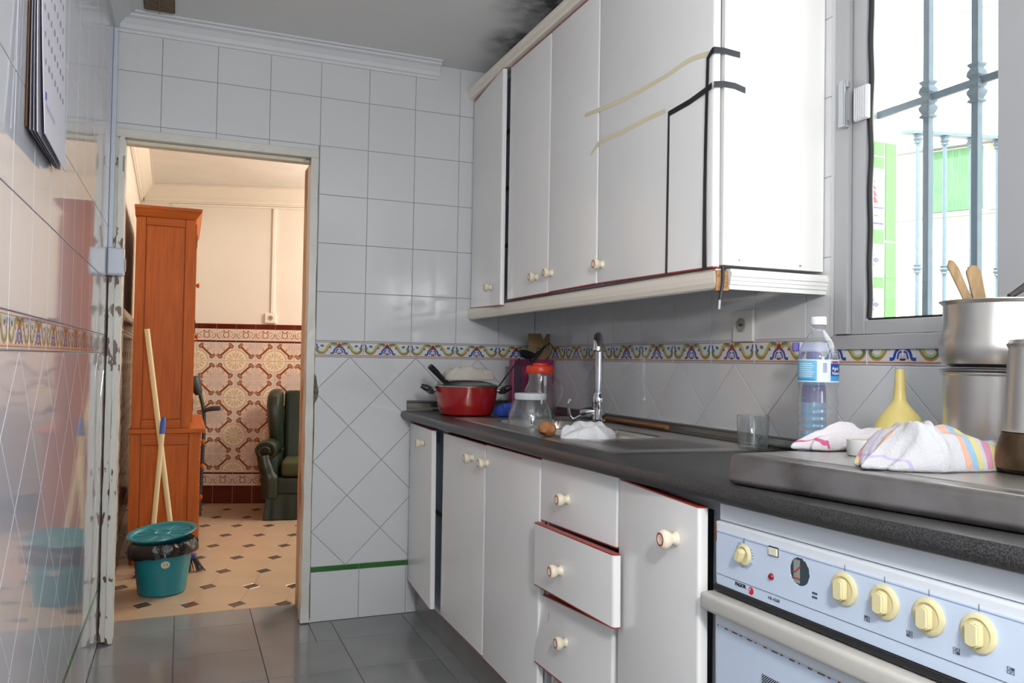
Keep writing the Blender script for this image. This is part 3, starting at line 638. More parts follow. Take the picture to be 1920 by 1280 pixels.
slabpart(1.035, XR-.002, .15, 2.06); slabpart(1.035, XR-.002, 2.90, yend); slabpart(1.41, XR-.002, 2.06, 2.90)
obj('slab', bm, WORK, wk, True)
UPS = mat('grey_metal_upstand', S('8d8a84'), .35, .7, rvar=.1, scale=5)
up_ = [(0, 0), (-.016, 0), (-.016, .004), (-.009, .009), (-.009, .022), (-.012, .026), (-.006, .030), (0, .030)]
bm = NB(); prism(bm, up_, 0, yend-.016-.7, Matrix(((1, 0, 0, XR-.0012), (0, 0, 1, .70), (0, 1, 0, .8985), (0, 0, 0, 1)))); obj('upstand', bm, UPS, wk)
bm = NB(); prism(bm, [(x, z*1.5) for x, z in up_], 0, XR-.02-.925, Matrix(((0, 0, 1, .925), (1, 0, 0, YE-.0012), (0, 1, 0, .8985), (0, 0, 0, 1)))); obj('upstand', bm, UPS, wk)
# ================================================================= SINK
sk = thing('sink', 'steel double-bowl sink with ribbed drainboard set in the dark worktop', 'sink', (1.22, 2.3, .75))
SX0, SX1, SY0, SY1 = .988, 1.492, 1.745, 3.02
basins = [(1.085, 1.39, 2.475, 2.86, .14), (1.075, 1.37, 2.10, 2.44, .15)]
def sdr(x, y, b_, r=.05):
    cx_, cy_ = (b_[0]+b_[1])/2, (b_[2]+b_[3])/2; qx = abs(x-cx_)-(b_[1]-b_[0])/2+r; qy = abs(y-cy_)-(b_[3]-b_[2])/2+r
    return math.hypot(max(qx, 0), max(qy, 0))+min(max(qx, qy), 0)-r
def sinkz(x, y):
    z = wtop(x, y)+.0035
    for b_ in basins:
        d_ = -sdr(x, y, b_)
        if d_ > 0:
            s_ = min(1, d_/.022); z -= b_[4]*(s_*s_*(3-2*s_))
    # drainboard ribs
    if y < 2.075 and 1.06 < x < 1.40 and y > 1.80:
        e = min(1, (2.075-y)/.03, (y-1.80)/.03, (x-1.06)/.02, (1.40-x)/.02); z += e*(.0022*math.cos((x-1.06)*2*PI/.0245)-.0028)
    ed = min(x-SX0, SX1-x, y-SY0, SY1-y)
    if ed < .012: z -= .003*(1-ed/.012)**2
    return z
bm = NB(); nx, ny = 101, 200; G = [[bm.verts.new((SX0+(SX1-SX0)*i/nx, SY0+(SY1-SY0)*j/ny, sinkz(SX0+(SX1-SX0)*i/nx, SY0+(SY1-SY0)*j/ny))) for j in range(ny+1)] for i in range(nx+1)]
for i in range(nx):
    for j in range(ny): bm.faces.new((G[i][j], G[i+1][j], G[i+1][j+1], G[i][j+1]))
obj('bowl_sheet', bm, STEEL, sk, True, angle=60)
for b_ in basins:
    cx_, cy_ = (b_[0]+b_[1])/2, (b_[2]+b_[3])/2; bm = NB(); lathe(bm, [(0, .001), (.012, .001), (.03, .003), (.036, .002), (.038, .0)], (cx_, cy_, .9015-b_[4]), 24); obj('drain', bm, CHROME, sk, True)
# tap
tp = thing('tap', 'tall chrome mixer tap with a looped side lever behind the sink', 'tap', (1.452, 2.69, .90))
bm = NB(); lathe(bm, [(0, 0), (.030, 0), (.030, .006), (.025, .012), (.0235, .045), (.0245, .075), (.0265, .085), (.022, .10), (.0185, .108), (.0180, .112)], (1.452, 2.69, .9015), 32); obj('body', bm, CHROME, tp, True)
bm = NB(); P = [(1.452, 2.69, 1.00), (1.452, 2.69, 1.08), (1.452, 2.69, 1.17)] + [(1.452-.03+.03*math.cos(a), 2.69-.035+.035*math.cos(a), 1.19+.034*math.sin(a)) for a in [0, .5, 1.0, 1.5, 2.0]] + [(1.355, 2.615, 1.20), (1.348, 2.61, 1.178)]
P = [(1.452, 2.69, 1.00), (1.452, 2.69, 1.08), (1.452, 2.69, 1.185), (1.448, 2.683, 1.208), (1.435, 2.663, 1.222), (1.419, 2.640, 1.222), (1.407, 2.620, 1.208), (1.403, 2.612, 1.178)]
tube(bm, smooth_path(P, 4), .0155, 20); obj('spout', bm, CHROME, tp, True)
bm = NB(); lathe(bm, [(.0155, 0), (.0175, .002), (.0175, .016), (.0135, .017), (0, .015)], (1.403, 2.612, 1.168), 20, Matrix.Rotation(.12, 4, 'Y')); obj('aerator', bm, CHROME, tp, True)
bm = NB(); tube(bm, smooth_path([(1.452, 2.69, .942), (1.427, 2.705, .940), (1.399, 2.73, .932)], 3), [.017, .018, .019, .02, .020, .019, .016], 16); obj('valve_housing', bm, CHROME, tp, True)
bm = NB(); tube(bm, smooth_path([(1.402, 2.728, .928), (1.377, 2.745, .912), (1.365, 2.752, .922), (1.359, 2.756, .950), (1.362, 2.757, .975), (1.367, 2.755, .985)], 4), .0065, 10); obj('lever', bm, CHROME, tp, True)
# ================================================================= COOKER
ov = thing('cooker', 'white oven with a beige-knobbed control panel under the hob', 'cooker', (.925, 1.250, 0)); ovl = []
OW = mat('oven_enamel_white', S('dfe4ea'), .22); OP = mat('pale_blue_panel', S('cbd9ec'), .3); OC2 = mat('cream_handle', S('c2bfb8'), .4, var=.08, scale=7)
INK = mat('grey_ink', S('4a5260'), .5); KB = mat('yellowed_knob', S('ddd3a6'), .3); RUST = mat('rust', S('7a4326'), .9, var=.5, scale=60)
OX = .925; OY = 1.250; OL = .60
def ovp(name, bm, m_, parent=ov, **k): o = obj(name, bm, m_, parent, **k); return o
bm = NB(); box(bm, OX+.012, 1.48, OY-OL, OY, .10, .742); ovp('body', bm, OW)
bm = NB(); box(bm, OX+.010, OX+.05, OY-OL, OY, .839, .884); ovp('top_strip', bm, OW)
bm = NB(); box(bm, OX+.001, OX+.024, OY-OL, OY+.002, .7235, .8375, .004, 2); cp = ovp('control_frame', bm, OW)
def disc(bm, y, z, r, x0, x1, n=28, mi=0): lathe(bm, [(0, 0), (r, 0), (r, x1-x0), (0, x1-x0)], (x1, y, z), n, Matrix.Rotation(-PI/2, 4, 'Y'), mi=mi)
# control panel with a real round hole where one knob is missing
HY, HZ, HR = 1.0285, .7935, .0225
t = bmesh.new(); y0_, y1_, z0_, z1_ = OY-OL+.004, OY-.006, .7235, .8215; xf = OX-.0015
n = 40; ring = [t.verts.new((xf, HY+HR*math.cos(2*PI*i/n)*(1+.03*math.sin(i*1.9)), HZ+HR*math.sin(2*PI*i/n)*(1+.04*math.sin(i*2.3)))) for i in range(n)]
sqr = []
for i in range(n):
    a = 2*PI*i/n; c_, s_ = math.cos(a), math.sin(a); k_ = .028/max(abs(c_), abs(s_)); sqr.append(t.verts.new((xf, HY+c_*k_, HZ+s_*k_)))
for i in range(n): t.faces.new((ring[i], ring[(i+1) % n], sqr[(i+1) % n], sqr[i]))
def q_(a, b_, c_, d_): t.faces.new([t.verts.new((xf, y, z)) for y, z in ((a, c_), (b_, c_), (b_, d_), (a, d_))])
q_(y0_, HY-.028, z0_, z1_); q_(HY+.028, y1_, z0_, z1_); q_(HY-.028, HY+.028, z0_, HZ-.028)
if z1_ > HZ+.028: q_(HY-.028, HY+.028, HZ+.028, z1_)
ext = bmesh.ops.extrude_face_region(t, geom=list(t.faces)); bmesh.ops.translate(t, verts=[v for v in ext['geom'] if isinstance(v, bmesh.types.BMVert)], vec=(.0020, 0, 0)); bmesh.ops.recalc_face_normals(t, faces=t.faces)
bm = NB(); merge(bm, t); cpan = ovp('control_panel', bm, OP)
# recess behind the hole sits inside the frame: cut-out cup and wires
bm = NB(); disc(bm, HY, HZ, .0218, OX-.0003, OX+.0005); ovp('hole_recess', bm, mat('recess_dark', S('34444c'), .7), cpan)
bm = NB(); box(bm, OX-.0009, OX-.0004, HY+.000, HY+.014, HZ-.019, HZ+.018); ovp('inner_plate', bm, mat('inner_plate', S('93958f'), .6), cpan)
bm = NB(); tube(bm, [(OX-.0012, HY+.019, HZ-.004), (OX-.0016, HY+.008, HZ-.001), (OX-.0014, HY-.002, HZ+.009)], .0011, 6); tube(bm, [(OX-.0012, HY+.017, HZ-.012), (OX-.0016, HY+.006, HZ-.0115), (OX-.0014, HY-.001, HZ-.012)], .0010, 6); ovp('red_wire', bm, REDLINE, cpan)
def big_knob(y, z, ang=0, r=.0245, ticks=False):
    bm = NB(); Mx = Matrix.Rotation(-PI/2, 4, 'Y')
    lathe(bm, [(0, 0), (r, 0), (r, .003), (r-.002, .0045), (r*.76, .0050), (r*.72, .0032), (.0, .0030)], (xf-.0002, y, z), 36, Mx)
    kb = ovp('control_knob', bm, KB, smooth=True)
    hw, hh = r*.40, r*.66; P = [(hw*math.cos(a)*(1 if abs(math.cos(a)) < .99 else 1), hh-hw*.55+hw*.55*math.sin(a)) for a in [PI*k/8 for k in range(9)]]; P = P+[(-x, -y) for x, y in P]
    bm = NB(); prism(bm, P, .0040, .0165, None, bev=.0022)
    bmesh.ops.transform(bm, verts=bm.verts, matrix=Matrix.Translation((xf, y, z)) @ Matrix.Rotation(ang, 4, 'X') @ Mx @ Matrix.Rotation(PI/2, 4, 'Z'))
    ovp('grip', bm, KB, kb, smooth=True)
    bm = NB(); box(bm, xf-.0006, xf-.0001, y-.0004, y+.0004, z+r+.002, z+r+.011); 
    if ticks:
        for k in range(4, 28):
            a = PI/2 - k*2*PI/28 - .1
            if k % 9 == 8: continue
            L_ = .004 if k % 3 else .0055
            c_, s_ = math.cos(a), math.sin(a); r0 = r+.0012
            ribbon3(bm, [(xf-.0001, y-c_*r0, z+s_*r0), (xf-.0001, y-c_*(r0+L_), z+s_*(r0+L_))], [(0, -s_*.0004, -c_*.0004)]*2, th=.0004)
    ovp('index_mark', bm, INK, cpan)
    return kb
big_knob(1.1655, .792, .45, .0185, True)
for y in (.932, .858, .785, .7125): big_knob(y, .7905, 0)
# little printed square symbols
for k, y in enumerate((.893, .8195, .7475, .6745)):
    bm = NB()
    for a in range(2):
        for b_ in range(2):
            yy, zz = y-a*.0052, .7605-b_*.0045; fill = (a, b_) == [(0, 0), (0, 1), (1, 1), (1, 0)][k]
            if fill: box(bm, xf-.0006, xf-.0001, yy-.0021, yy+.0021, zz-.0017, zz+.0017)
            else:
                for (p, q) in ((-.0021, -.0016), (.0016, .0021)): box(bm, xf-.0006, xf-.0001, yy+p, yy+q, zz-.0017, zz+.0017)
                for (p, q) in ((-.0017, -.0013), (.0013, .0017)): box(bm, xf-.0006, xf-.0001, yy-.0016, yy+.0016, zz+p, zz+q)
    ovp('burner_symbol', bm, INK, cpan)
bm = NB()
for b_ in range(2): box(bm, xf-.0006, xf-.0001, .989, 1.0, .7665-b_*.0065, .7695-b_*.0065)
ovp('oven_symbol', bm, INK, cpan)
bm = NB(); box(bm, xf-.0006, xf-.0001, y0_+.002, y1_-.001, .7420, .7427); ovp('printed_line', bm, INK, cpan)
bm = NB(); box(bm, xf-.0006, xf-.0001, OY-OL+.004, OY-.006, .8185, .8195); ovp('printed_line', bm, mat('pale_line', S('8fa0bb'), .4), cpan)
bm = NB(); box(bm, xf-.0008, xf-.0001, 1.077, 1.101, .8055, .8215, .0003); box(bm, xf-.004, xf-.0008, 1.0775, 1.0985, .807, .8195, .001, mi=1); ovp('rocker_switch', bm, [BLACKP, mat('switch_cream', S('e3ddc8'), .35)], cpan)
bm = NB(); lathe(bm, [(.0058, 0), (.0056, .002), (.004, .004), (0, .005)], (xf, 1.0945, .7705), 20, Matrix.Rotation(-PI/2, 4, 'Y')); ovp('indicator_lamp', bm, mat('red_lens', S('8e1c22'), .12), cpan, smooth=True)
def text(name, s, size, M, m_, parent, ext=.0003, bold=False):
    cu = bpy.data.curves.new('t', 'FONT'); cu.body = s; cu.size = size; cu.extrude = ext; cu.resolution_u = 2
    if bold: cu.offset = size*.035
    o = bpy.data.objects.new('t', cu); COL.objects.link(o); bpy.context.view_layer.update()
    me = bpy.data.meshes.new_from_object(o.evaluated_get(bpy.context.evaluated_depsgraph_get())); bpy.data.objects.remove(o)
    me.transform(M); bm = NB(); bm.from_mesh(me); bpy.data.meshes.remove(me); return obj(name, bm, m_, parent)
MOX = lambda y, z: Matrix(((0, 0, -1, xf-.0003), (-1, 0, 0, y), (0, 1, 0, z), (0, 0, 0, 1)))
text('lettering', 'FAGOR', .0088, MOX(1.1905, .7335), mat('black_ink', S('14171c'), .5), cpan, bold=True)
text('lettering', 'HF-436B', .0080, MOX(1.103, .7315), INK, cpan)
bm = NB(); disc(bm, 1.1475, .7335, .0068, xf-.0006, xf-.0001, 24); ovp('emblem', bm, mat('red_emblem', S('cc2b2e'), .4), cpan)
bm = NB()
for k, (a, b_) in enumerate(((.004, .0075), (.001, .006), (-.002, .0035))): box(bm, xf-.0010, xf-.0006, 1.1475+.007-b_, 1.1475+.0072, .7335+a-.0006, .7335+a+.0006)
ovp('emblem', bm, OP, cpan)
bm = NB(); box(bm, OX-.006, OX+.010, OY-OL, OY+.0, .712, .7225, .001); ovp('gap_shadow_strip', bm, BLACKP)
bm = NB(); box(bm, OX-.030, OX+.010, OY-OL, OY+.010, .676, .7085, .008, 3); ovp('handle', bm, OC2, smooth=True)
bm = NB(); box(bm, OX-.002, OX+.011, OY-OL, OY, .08, .674, .004, 2); od = ovp('oven_door', bm, OW)
bm = NB(); box(bm, OX-.0045, OX-.0021, OY-OL, OY-.008, .16, .650, .001); ovp('door_skin', bm, OP, od)
bm = NB()
for k in range(28):
    y = OY-.012-k*.021; box(bm, OX-.0050, OX-.0046, y-.003*((k*7) % 5)-.003, y, .6485, .650+.0006)
ovp('rust_line', bm, RUST, od)
# patterned door window
MW = bpy.data.materials.new('striped_window'); MW.use_nodes = True; nt = MW.node_tree; b = nt.nodes['Principled BSDF']; b.inputs['Roughness'].default_value = .15
tc = nt.nodes.new('ShaderNodeTexCoord'); wv = nt.nodes.new('ShaderNodeTexWave'); wv.bands_direction = 'DIAGONAL'; wv.inputs['Scale'].default_value = 130
nt.links.new(tc.outputs['Object'], wv.inputs[0]); cr = nt.nodes.new('ShaderNodeValToRGB'); cr.color_ramp.elements[0].color = (*S('2a2c33'), 1); cr.color_ramp.elements[1].color = (*S('aab2c2'), 1); cr.color_ramp.elements[0].position = .55; cr.color_ramp.elements[1].position = .65
nt.links.new(wv.outputs[0], cr.inputs[0]); nt.links.new(cr.outputs[0], b.inputs['Base Color'])
bm = NB(); box(bm, OX-.0062, OX-.0046, OY-OL+.10, 1.115, .30, .604, .0008); ovp('door_window', bm, MW, od)
bm = NB(); box(bm, OX-.001, OX+.003, OY-.0005, OY+.003, .800, .834); ovp('rust_patch', bm, RUST)
ov.rotation_euler = (-.018, 0, 0); ov.location.y -= .0144
# hob with steel cover
hb = thing('hob_cover', 'raised worn steel hob cover on the worktop above the oven', 'hob', (1.22, .98, .915))
bm = NB(); zb = lambda x, y: wtop(x, y)+.001
P = [(.985, .60), (1.50, .60), (1.50, 1.262), (.924, 1.222)]
hexa(bm, [(x, y, zb(x, y)) for x, y in P]+[(x+(.006 if x < 1.2 else -.006), y+(.004 if y < 1 else -.004), .966+.0 if y > 1 else .970) for x, y in P], .013, 5)
obj('cover', bm, STEELD, hb, True, angle=50)
bm = NB(); P = [(1.03, .63), (1.47, .63), (1.47, 1.215), (.975, 1.185)]
hexa(bm, [(x, y, .9655) for x, y in P]+[(x, y, .9672 if y > 1 else .9712) for x, y in P], .001); obj('top_plate', bm, STEEL, hb)

# ================================================================= THINGS ON THE COUNTER
def roundbox(*a, bev=.003, seg=2): bm = NB(); box(bm, *a, bev, seg); return bm
RED = mat('red_enamel', S('a01e20'), .16, coat=.5)
t = thing('cooking_pot', 'red enamelled pot with two black side handles at the far end of the worktop', 'pot', (1.10, 3.2, .899))
bm = NB(); lathe(bm, [(0, 0), (.100, 0), (.109, .006), (.116, .03), (.126, .075), (.131, .118), (.1275, .118), (.122, .07), (.110, .02), (0, .008)], (1.10, 3.2, .899), 56); obj('body', bm, RED, t, True)
bm = NB(); lathe(bm, [(.128, 0), (.136, 0), (.137, .003), (.134, .006), (.126, .006)], (1.10, 3.2, 1.0165), 56); obj('rim', bm, STEEL, t, True)
for s_, nm in ((-1, 0), (1, 0)):
    a = Vector((.96, -.28, 0)) if s_ > 0 else Vector((-.97, .22, 0)); c_ = Vector((1.10, 3.2, 1.0))
    bm = NB(); tube(bm, [c_+a*.126, c_+a*.15], .006, 10); br = obj('handle_bracket', bm, STEEL, t, True)
    bm = NB(); n_ = Vector((-a.y, a.x, 0))
    tube(bm, smooth_path([c_+a*.146+n_*.045+Vector((0, 0, -.004)), c_+a*.155+n_*.02+Vector((0, 0, -.004)), c_+a*.160, c_+a*.155-n_*.02+Vector((0, 0, .004)), c_+a*.146-n_*.045], 3)+[], .011, 10)
    tube(bm, [c_+a*.150, c_+a*.170+Vector((0, 0, .010)), c_+a*.190+Vector((0, 0, .018))], [.014, .014, .009], 12)
    obj('handle', bm, BLACKP, t, True)
t = thing('pot_lid', 'glass lid with steel edge lying on the red pot', 'lid', (1.11, 3.2, 1.023))
bm = NB(); lathe(bm, [(.119, .0), (.120, .002), (.10, .010), (.06, .017), (.0, .019), (.0, .017), (.06, .015), (.10, .008), (.117, .0)], (1.105, 3.2, 1.0235), 48); obj('glass_dome', bm, CLEAR, t, True)
bm = NB(); lathe(bm, [(.117, -.001), (.123, -.001), (.124, .002), (.118, .003)], (1.105, 3.2, 1.024), 48); obj('edge_ring', bm, STEEL, t, True)
bm = NB(); lathe(bm, [(.012, 0), (.010, .005), (.018, .010), (.019, .018), (0, .020)], (1.105, 3.2, 1.0425), 24); obj('lid_knob', bm, CLEAR, t, True)
def heap(name, c, ax, ay, h, seed, mats_, rot=0, nx_=56, ny_=40, sq=3.0, fold=5, wob=.14, base=None, parent=None, drop=0, prof=None, wprof=None, creases=()):
    """crumpled cloth: a folded mound with creases; top and hem"""
    t = bmesh.new(); uvl = t.loops.layers.uv.new('UVMap'); G = []; UV = {}
    cr_, sr_ = math.cos(rot), math.sin(rot)
    for i in range(nx_+1):
        rw = []
        for j in range(ny_+1):
            u = i/nx_*2-1; v = j/ny_*2-1
            # square -> rounded
            x_ = u*math.sqrt(max(0, 1-v*v*.32)); y_ = v*math.sqrt(max(0, 1-u*u*.32))
            rr = max(abs(u), abs(v)); edge = max(0, 1-rr**sq)
            q = Vector((x_*1.7+seed, y_*1.7-seed, seed*.37))
            w1 = noise.noise(q*1.1); w2 = noise.noise(q*2.3+Vector((5, 1, 0))); w3 = noise.noise(q*4.9)
            ridge = .5+.5*math.sin(1.6*fold*(x_*.5+y_*.8+.55*w1)+seed)
            z = h*(edge**.45)*(.62+.26*ridge+.30*w1+.12*w2+.03*w3)
            if prof: z *= prof(u)
            for cu_, sl_, a_ in creases: z += a_*math.exp(-((u-cu_-sl_*v)/.05)**2)*edge**.5*(1 if v < .6 else .4)
            z = max(z, .0025*(1-edge)+.002)
            k = 1+wob*(noise.noise(Vector((math.atan2(y_, x_)*1.3 if rr > .05 else 0, seed*2.1, 0)))*2*rr)
            if wprof: y_ *= wprof(u)
            X = ax*x_*k+.012*w2*ax/.1*.5; Y = ay*y_*k+.012*w1*ay/.1*.5
            zz = z-drop*max(0, x_)**2*h
            v_ = t.verts.new((c[0]+X*cr_-Y*sr_, c[1]+X*sr_+Y*cr_, c[2]+zz)); UV[v_] = (u*.5+.5+.05*w1, v*.5+.5+.05*w2); rw.append(v_)
        G.append(rw)
    for i in range(nx_):
        for j in range(ny_):
            f = t.faces.new((G[i][j], G[i+1][j], G[i+1][j+1], G[i][j+1]))
            for l in f.loops: l[uvl].uv = UV[l.vert]
    # rolled hem: border ring goes down and under
    ring = [G[i][0] for i in range(nx_)]+[G[nx_][j] for j in range(ny_)]+[G[i][ny_] for i in range(nx_, 0, -1)]+[G[0][j] for j in range(ny_, 0, -1)]
    low = [t.verts.new((v.co.x+(c[0]-v.co.x)*.02, v.co.y+(c[1]-v.co.y)*.02, c[2]+.0004-max(0, 0))) for v in ring]
    n = len(ring)
    for i in range(n): t.faces.new((ring[i], low[i], low[(i+1) % n], ring[(i+1) % n]))
    t.faces.new(low); bmesh.ops.recalc_face_normals(t, faces=t.faces)
    me = bpy.data.meshes.new(name); 
    o_ = Vector(c); bmesh.ops.translate(t, verts=t.verts, vec=-o_); t.to_mesh(me); t.free()
    for mm in (mats_ if isinstance(mats_, list) else [mats_]): me.materials.append(mm)
    me.polygons.foreach_set('use_smooth', [True]*len(me.polygons))
    o = bpy.data.objects.new(name, me); COL.objects.link(o); o.location = o_-wl(parent); o.parent = parent; WL[o.name] = o_; return o
def cloth_mat(name, col, bands=None, rough=.9, axis=0):
    M = mat(name, col, rough, bump=.25, bscale=220)
    if bands:
        nt = M.node_tree; b = nt.nodes['Principled BSDF']; uv = nt.nodes.new('ShaderNodeUVMap'); sp = nt.nodes.new('ShaderNodeSeparateXYZ'); nt.links.new(uv.outputs[0], sp.inputs[0])
        prev = None
        for ax_, bl in enumerate(bands):
            if not bl: continue
            r = nt.nodes.new('ShaderNodeValToRGB'); r.color_ramp.interpolation = 'CONSTANT'; el = r.color_ramp.elements
            el[0].position = 0; el[0].color = (*col, 1); el[1].position = .999; el[1].color = (*col, 1)
            for p, c_ in bl:
                e_ = el.new(p); e_.color = (*c_, 1)
            nt.links.new(sp.outputs[ax_], r.inputs[0])
            if prev is None: prev = r.outputs[0]
            else:
                mx = nt.nodes.new('ShaderNodeMix'); mx.data_type = 'RGBA'; mx.blend_type = 'MULTIPLY'; mx.inputs[0].default_value = 1
                nt.links.new(prev, mx.inputs[6]); nt.links.new(r.outputs[0], mx.inputs[7]); prev = mx.outputs[2]
        nt.links.new(prev, b.inputs['Base Color'])
    return M
heapo = heap('folded_cloth', (1.108, 3.21, 1.0440), .110, .08, .058, 3.3, cloth_mat('beige_cloth', S('c9c2b8')), rot=.1, fold=2, wob=.08, sq=8); tag(heapo, 'folded off-white cloth lying on the lid of the red pot', 'cloth')
for v in heapo.data.vertices:
    pass
bm = NB(); tube(bm, smooth_path([(1.035, 3.19, 1.022), (1.00, 3.175, 1.036), (.955, 3.16, 1.075), (.925, 3.15, 1.100)], 4), [.010]*4+[.011]*4+[.0125]*4+[.011], 12); tag(obj('utensil_handle', bm, BLACKP, smooth=True), 'black plastic utensil handle sticking up over the left rim of the red pot', 'utensil')
t = thing('ladle', 'black ladle leaning out of the pot with its round head up', 'ladle', (1.22, 3.22, .99))
bm = NB(); tube(bm, [(1.205, 3.225, .985), (1.245, 3.20, 1.018), (1.305, 3.115, 1.140)], .0028, 8); obj('rod', bm, BLACKP, t)
bm = NB(); lathe(bm, [(0, -.010), (.022, -.008), (.036, .004), (.040, .012), (.036, .014), (.020, .006), (0, .002)], (1.330, 3.10, 1.150), 24, Matrix.Rotation(.15, 4, 'Y') @ Matrix.Rotation(.35, 4, 'X'), sy=.9); obj('bowl', bm, BLACKP, t, True)
o = heap('blue_cloth', (1.232, 3.06, .9025), .045, .06, .055, 8.1, cloth_mat('blue_plastic_cloth', S('2c4fae'), rough=.45), rot=.3, fold=4); tag(o, 'crumpled bright blue cloth between the red pot and the glass jar', 'cloth')
t = thing('gift_box', 'magenta box with a dark left edge standing in the corner behind the jug', 'box', (1.40, 3.25, .899))
obj('body', roundbox(1.337, 1.535, 3.27, 3.318, .8995, 1.135, bev=.004), mat('magenta_print', S('8e2457'), .35), t)
bm = NB(); box(bm, 1.347, 1.378, 3.2675, 3.2698, .915, 1.12, .001); obj('dark_panel', bm, mat('dark_print', S('3a2f3c'), .4), t)
bm = NB(); prism(bm, [(1.435, .8995), (1.541, .8995), (1.541, 1.252), (1.528, 1.252), (1.510, 1.222), (1.494, 1.252), (1.435, 1.252)], 3.326, 3.333, Matrix(((1, 0, 0, 0), (0, 0, 1, 0), (0, 1, 0, 0), (0, 0, 0, 1)))); tag(obj('cardboard_sheet', bm, mat('cardboard', S('8f7654'), .85, var=.12, scale=15)), 'brown cardboard piece with a notched top propped in the corner', 'cardboard')
t = thing('corded_tool', 'black-handled tool with a cord loop in front of the cardboard', 'tool', (1.38, 3.08, 1.115))
bm = NB(); tube(bm, [(1.340, 3.08, 1.128), (1.365, 3.08, 1.150), (1.405, 3.08, 1.192)], [.011, .011, .004], 10); obj('handle', bm, BLACKP, t, True)
bm = NB(); tube(bm, smooth_path([(1.403, 3.08, 1.190), (1.425, 3.08, 1.203), (1.438, 3.08, 1.185), (1.428, 3.08, 1.152), (1.408, 3.08, 1.136)], 5), .0022, 6); obj('cord', bm, BLACKP, t)
bm = NB(); tube(bm, smooth_path([(1.366, 3.078, 1.160), (1.367, 3.075, 1.180), (1.378, 3.075, 1.182), (1.380, 3.075, 1.168)], 4), .0018, 6); obj('cord', bm, BLACKP, t)
# jug
J = (1.325, 2.95, .9)
t = thing('juice_jug', 'clear waisted jug with an orange-red screw lid behind the jar', 'jug', J)
zs = J[2]+.0015
prof = [(0, 0), (.055, 0), (.0655, .010), (.068, .045), (.067, .085), (.060, .115), (.048, .138), (.0455, .155), (.048, .185), (.0485, .195)]
bm = NB(); lathe(bm, prof+[(r-.0018, z) for r, z in prof[::-1] if z > .005]+[(0, .003)], (J[0], J[1], zs), 44); obj('body', bm, CLEAR, t, True)
bm = NB(); lathe(bm, [(.047, 0), (.0545, 0), (.0565, .004), (.0565, .024), (.053, .030), (.03, .032), (.028, .040), (.012, .042), (0, .042)], (J[0], J[1], zs+.178), 40); obj('screw_lid', bm, mat('orange_red_lid', S('e0452b'), .35), t, True)
bm = NB(); tube(bm, smooth_path([(J[0]+.047, J[1]-.02, zs+.165), (J[0]+.075, J[1]-.03, zs+.14), (J[0]+.082, J[1]-.035, zs+.10), (J[0]+.067, J[1]-.03, zs+.06)], 4), .006, 8); obj('handle', bm, CLEAR, t, True)
bm = NB(); box(bm, J[0]-.006, J[0]+.006, J[1]-.0505, J[1]-.0492, zs+.09, zs+.168, .0005); obj('measure_strip', bm, mat('frosted', S('c4c6cc'), .4), t)
# jar
J = (1.132, 2.60, .767)
t = thing('glass_jar', 'squat glass jar with a white lid standing in the sink bowl', 'jar', (1.14, 2.62, .77))
J = (1.145, 2.63)
prof = [(0, 0), (.060, 0), (.072, .012), (.0775, .05), (.0785, .13), (.0785, .158), (.0755, .182), (.069, .203), (.060, .218), (.0535, .226), (.0525, .236)]
bm = NB(); lathe(bm, prof+[(r-.002, z) for r, z in prof[::-1] if z > .005]+[(0, .004)], (J[0], J[1], .765), 48); obj('body', bm, CLEAR, t, True)
bm = NB(); lathe(bm, [(.053, 0), (.0565, 0), (.0575, .003), (.0575, .018), (.055, .0215), (.050, .0225), (.0, .0215)], (J[0], J[1], .992), 44); obj('screw_lid', bm, mat('white_lid', S('d6d8da'), .35), t, True)
# cloth, sponge in the sink
o = heap('dish_cloth', (1.150, 2.190, .893), .095, .075, .056, 5.2, cloth_mat('white_terry', S('dcdcde')), rot=.7, fold=3, wob=.2); tag(o, 'crumpled white dishcloth draped over the near sink bowl', 'cloth')
bm = NB(); lathe(bm, [(0, -.022), (.012, -.020), (.020, -.008), (.022, .004), (.016, .018), (.006, .024), (0, .025)], (1.022, 2.215, .924), 24, Matrix.Rotation(.55, 4, 'Z') @ Matrix.Rotation(-1.25, 4, 'Y') @ Matrix.Scale(1.25, 4), sx=.85)
for v in bm.verts: v.co += Vector((noise.noise(v.co*40), noise.noise(v.co*40+Vector((3, 0, 0))), noise.noise(v.co*40+Vector((0, 5, 0)))))*.004
tag(obj('bread_roll', bm, mat('bread_crust', S('b87a4a'), .8, var=.35, scale=40, bump=.3, bscale=50), smooth=True), 'small knobbly brown bread crust beside the white dishcloth at the sink edge', 'bread')
bm = NB(); tube(bm, [(1.500, 2.72, .9155), (1.500, 2.5, .9155), (1.500, 2.30, .9155)], .0095, 10); 
for v in bm.verts: v.co.z = .9065+(v.co.z-.906)*.8
tag(obj('wooden_stick', bm, wood('stick_wood', 'b07a45', '7d4f28', axis=1)), 'thin wooden stick lying behind the sink against the upstand', 'stick')
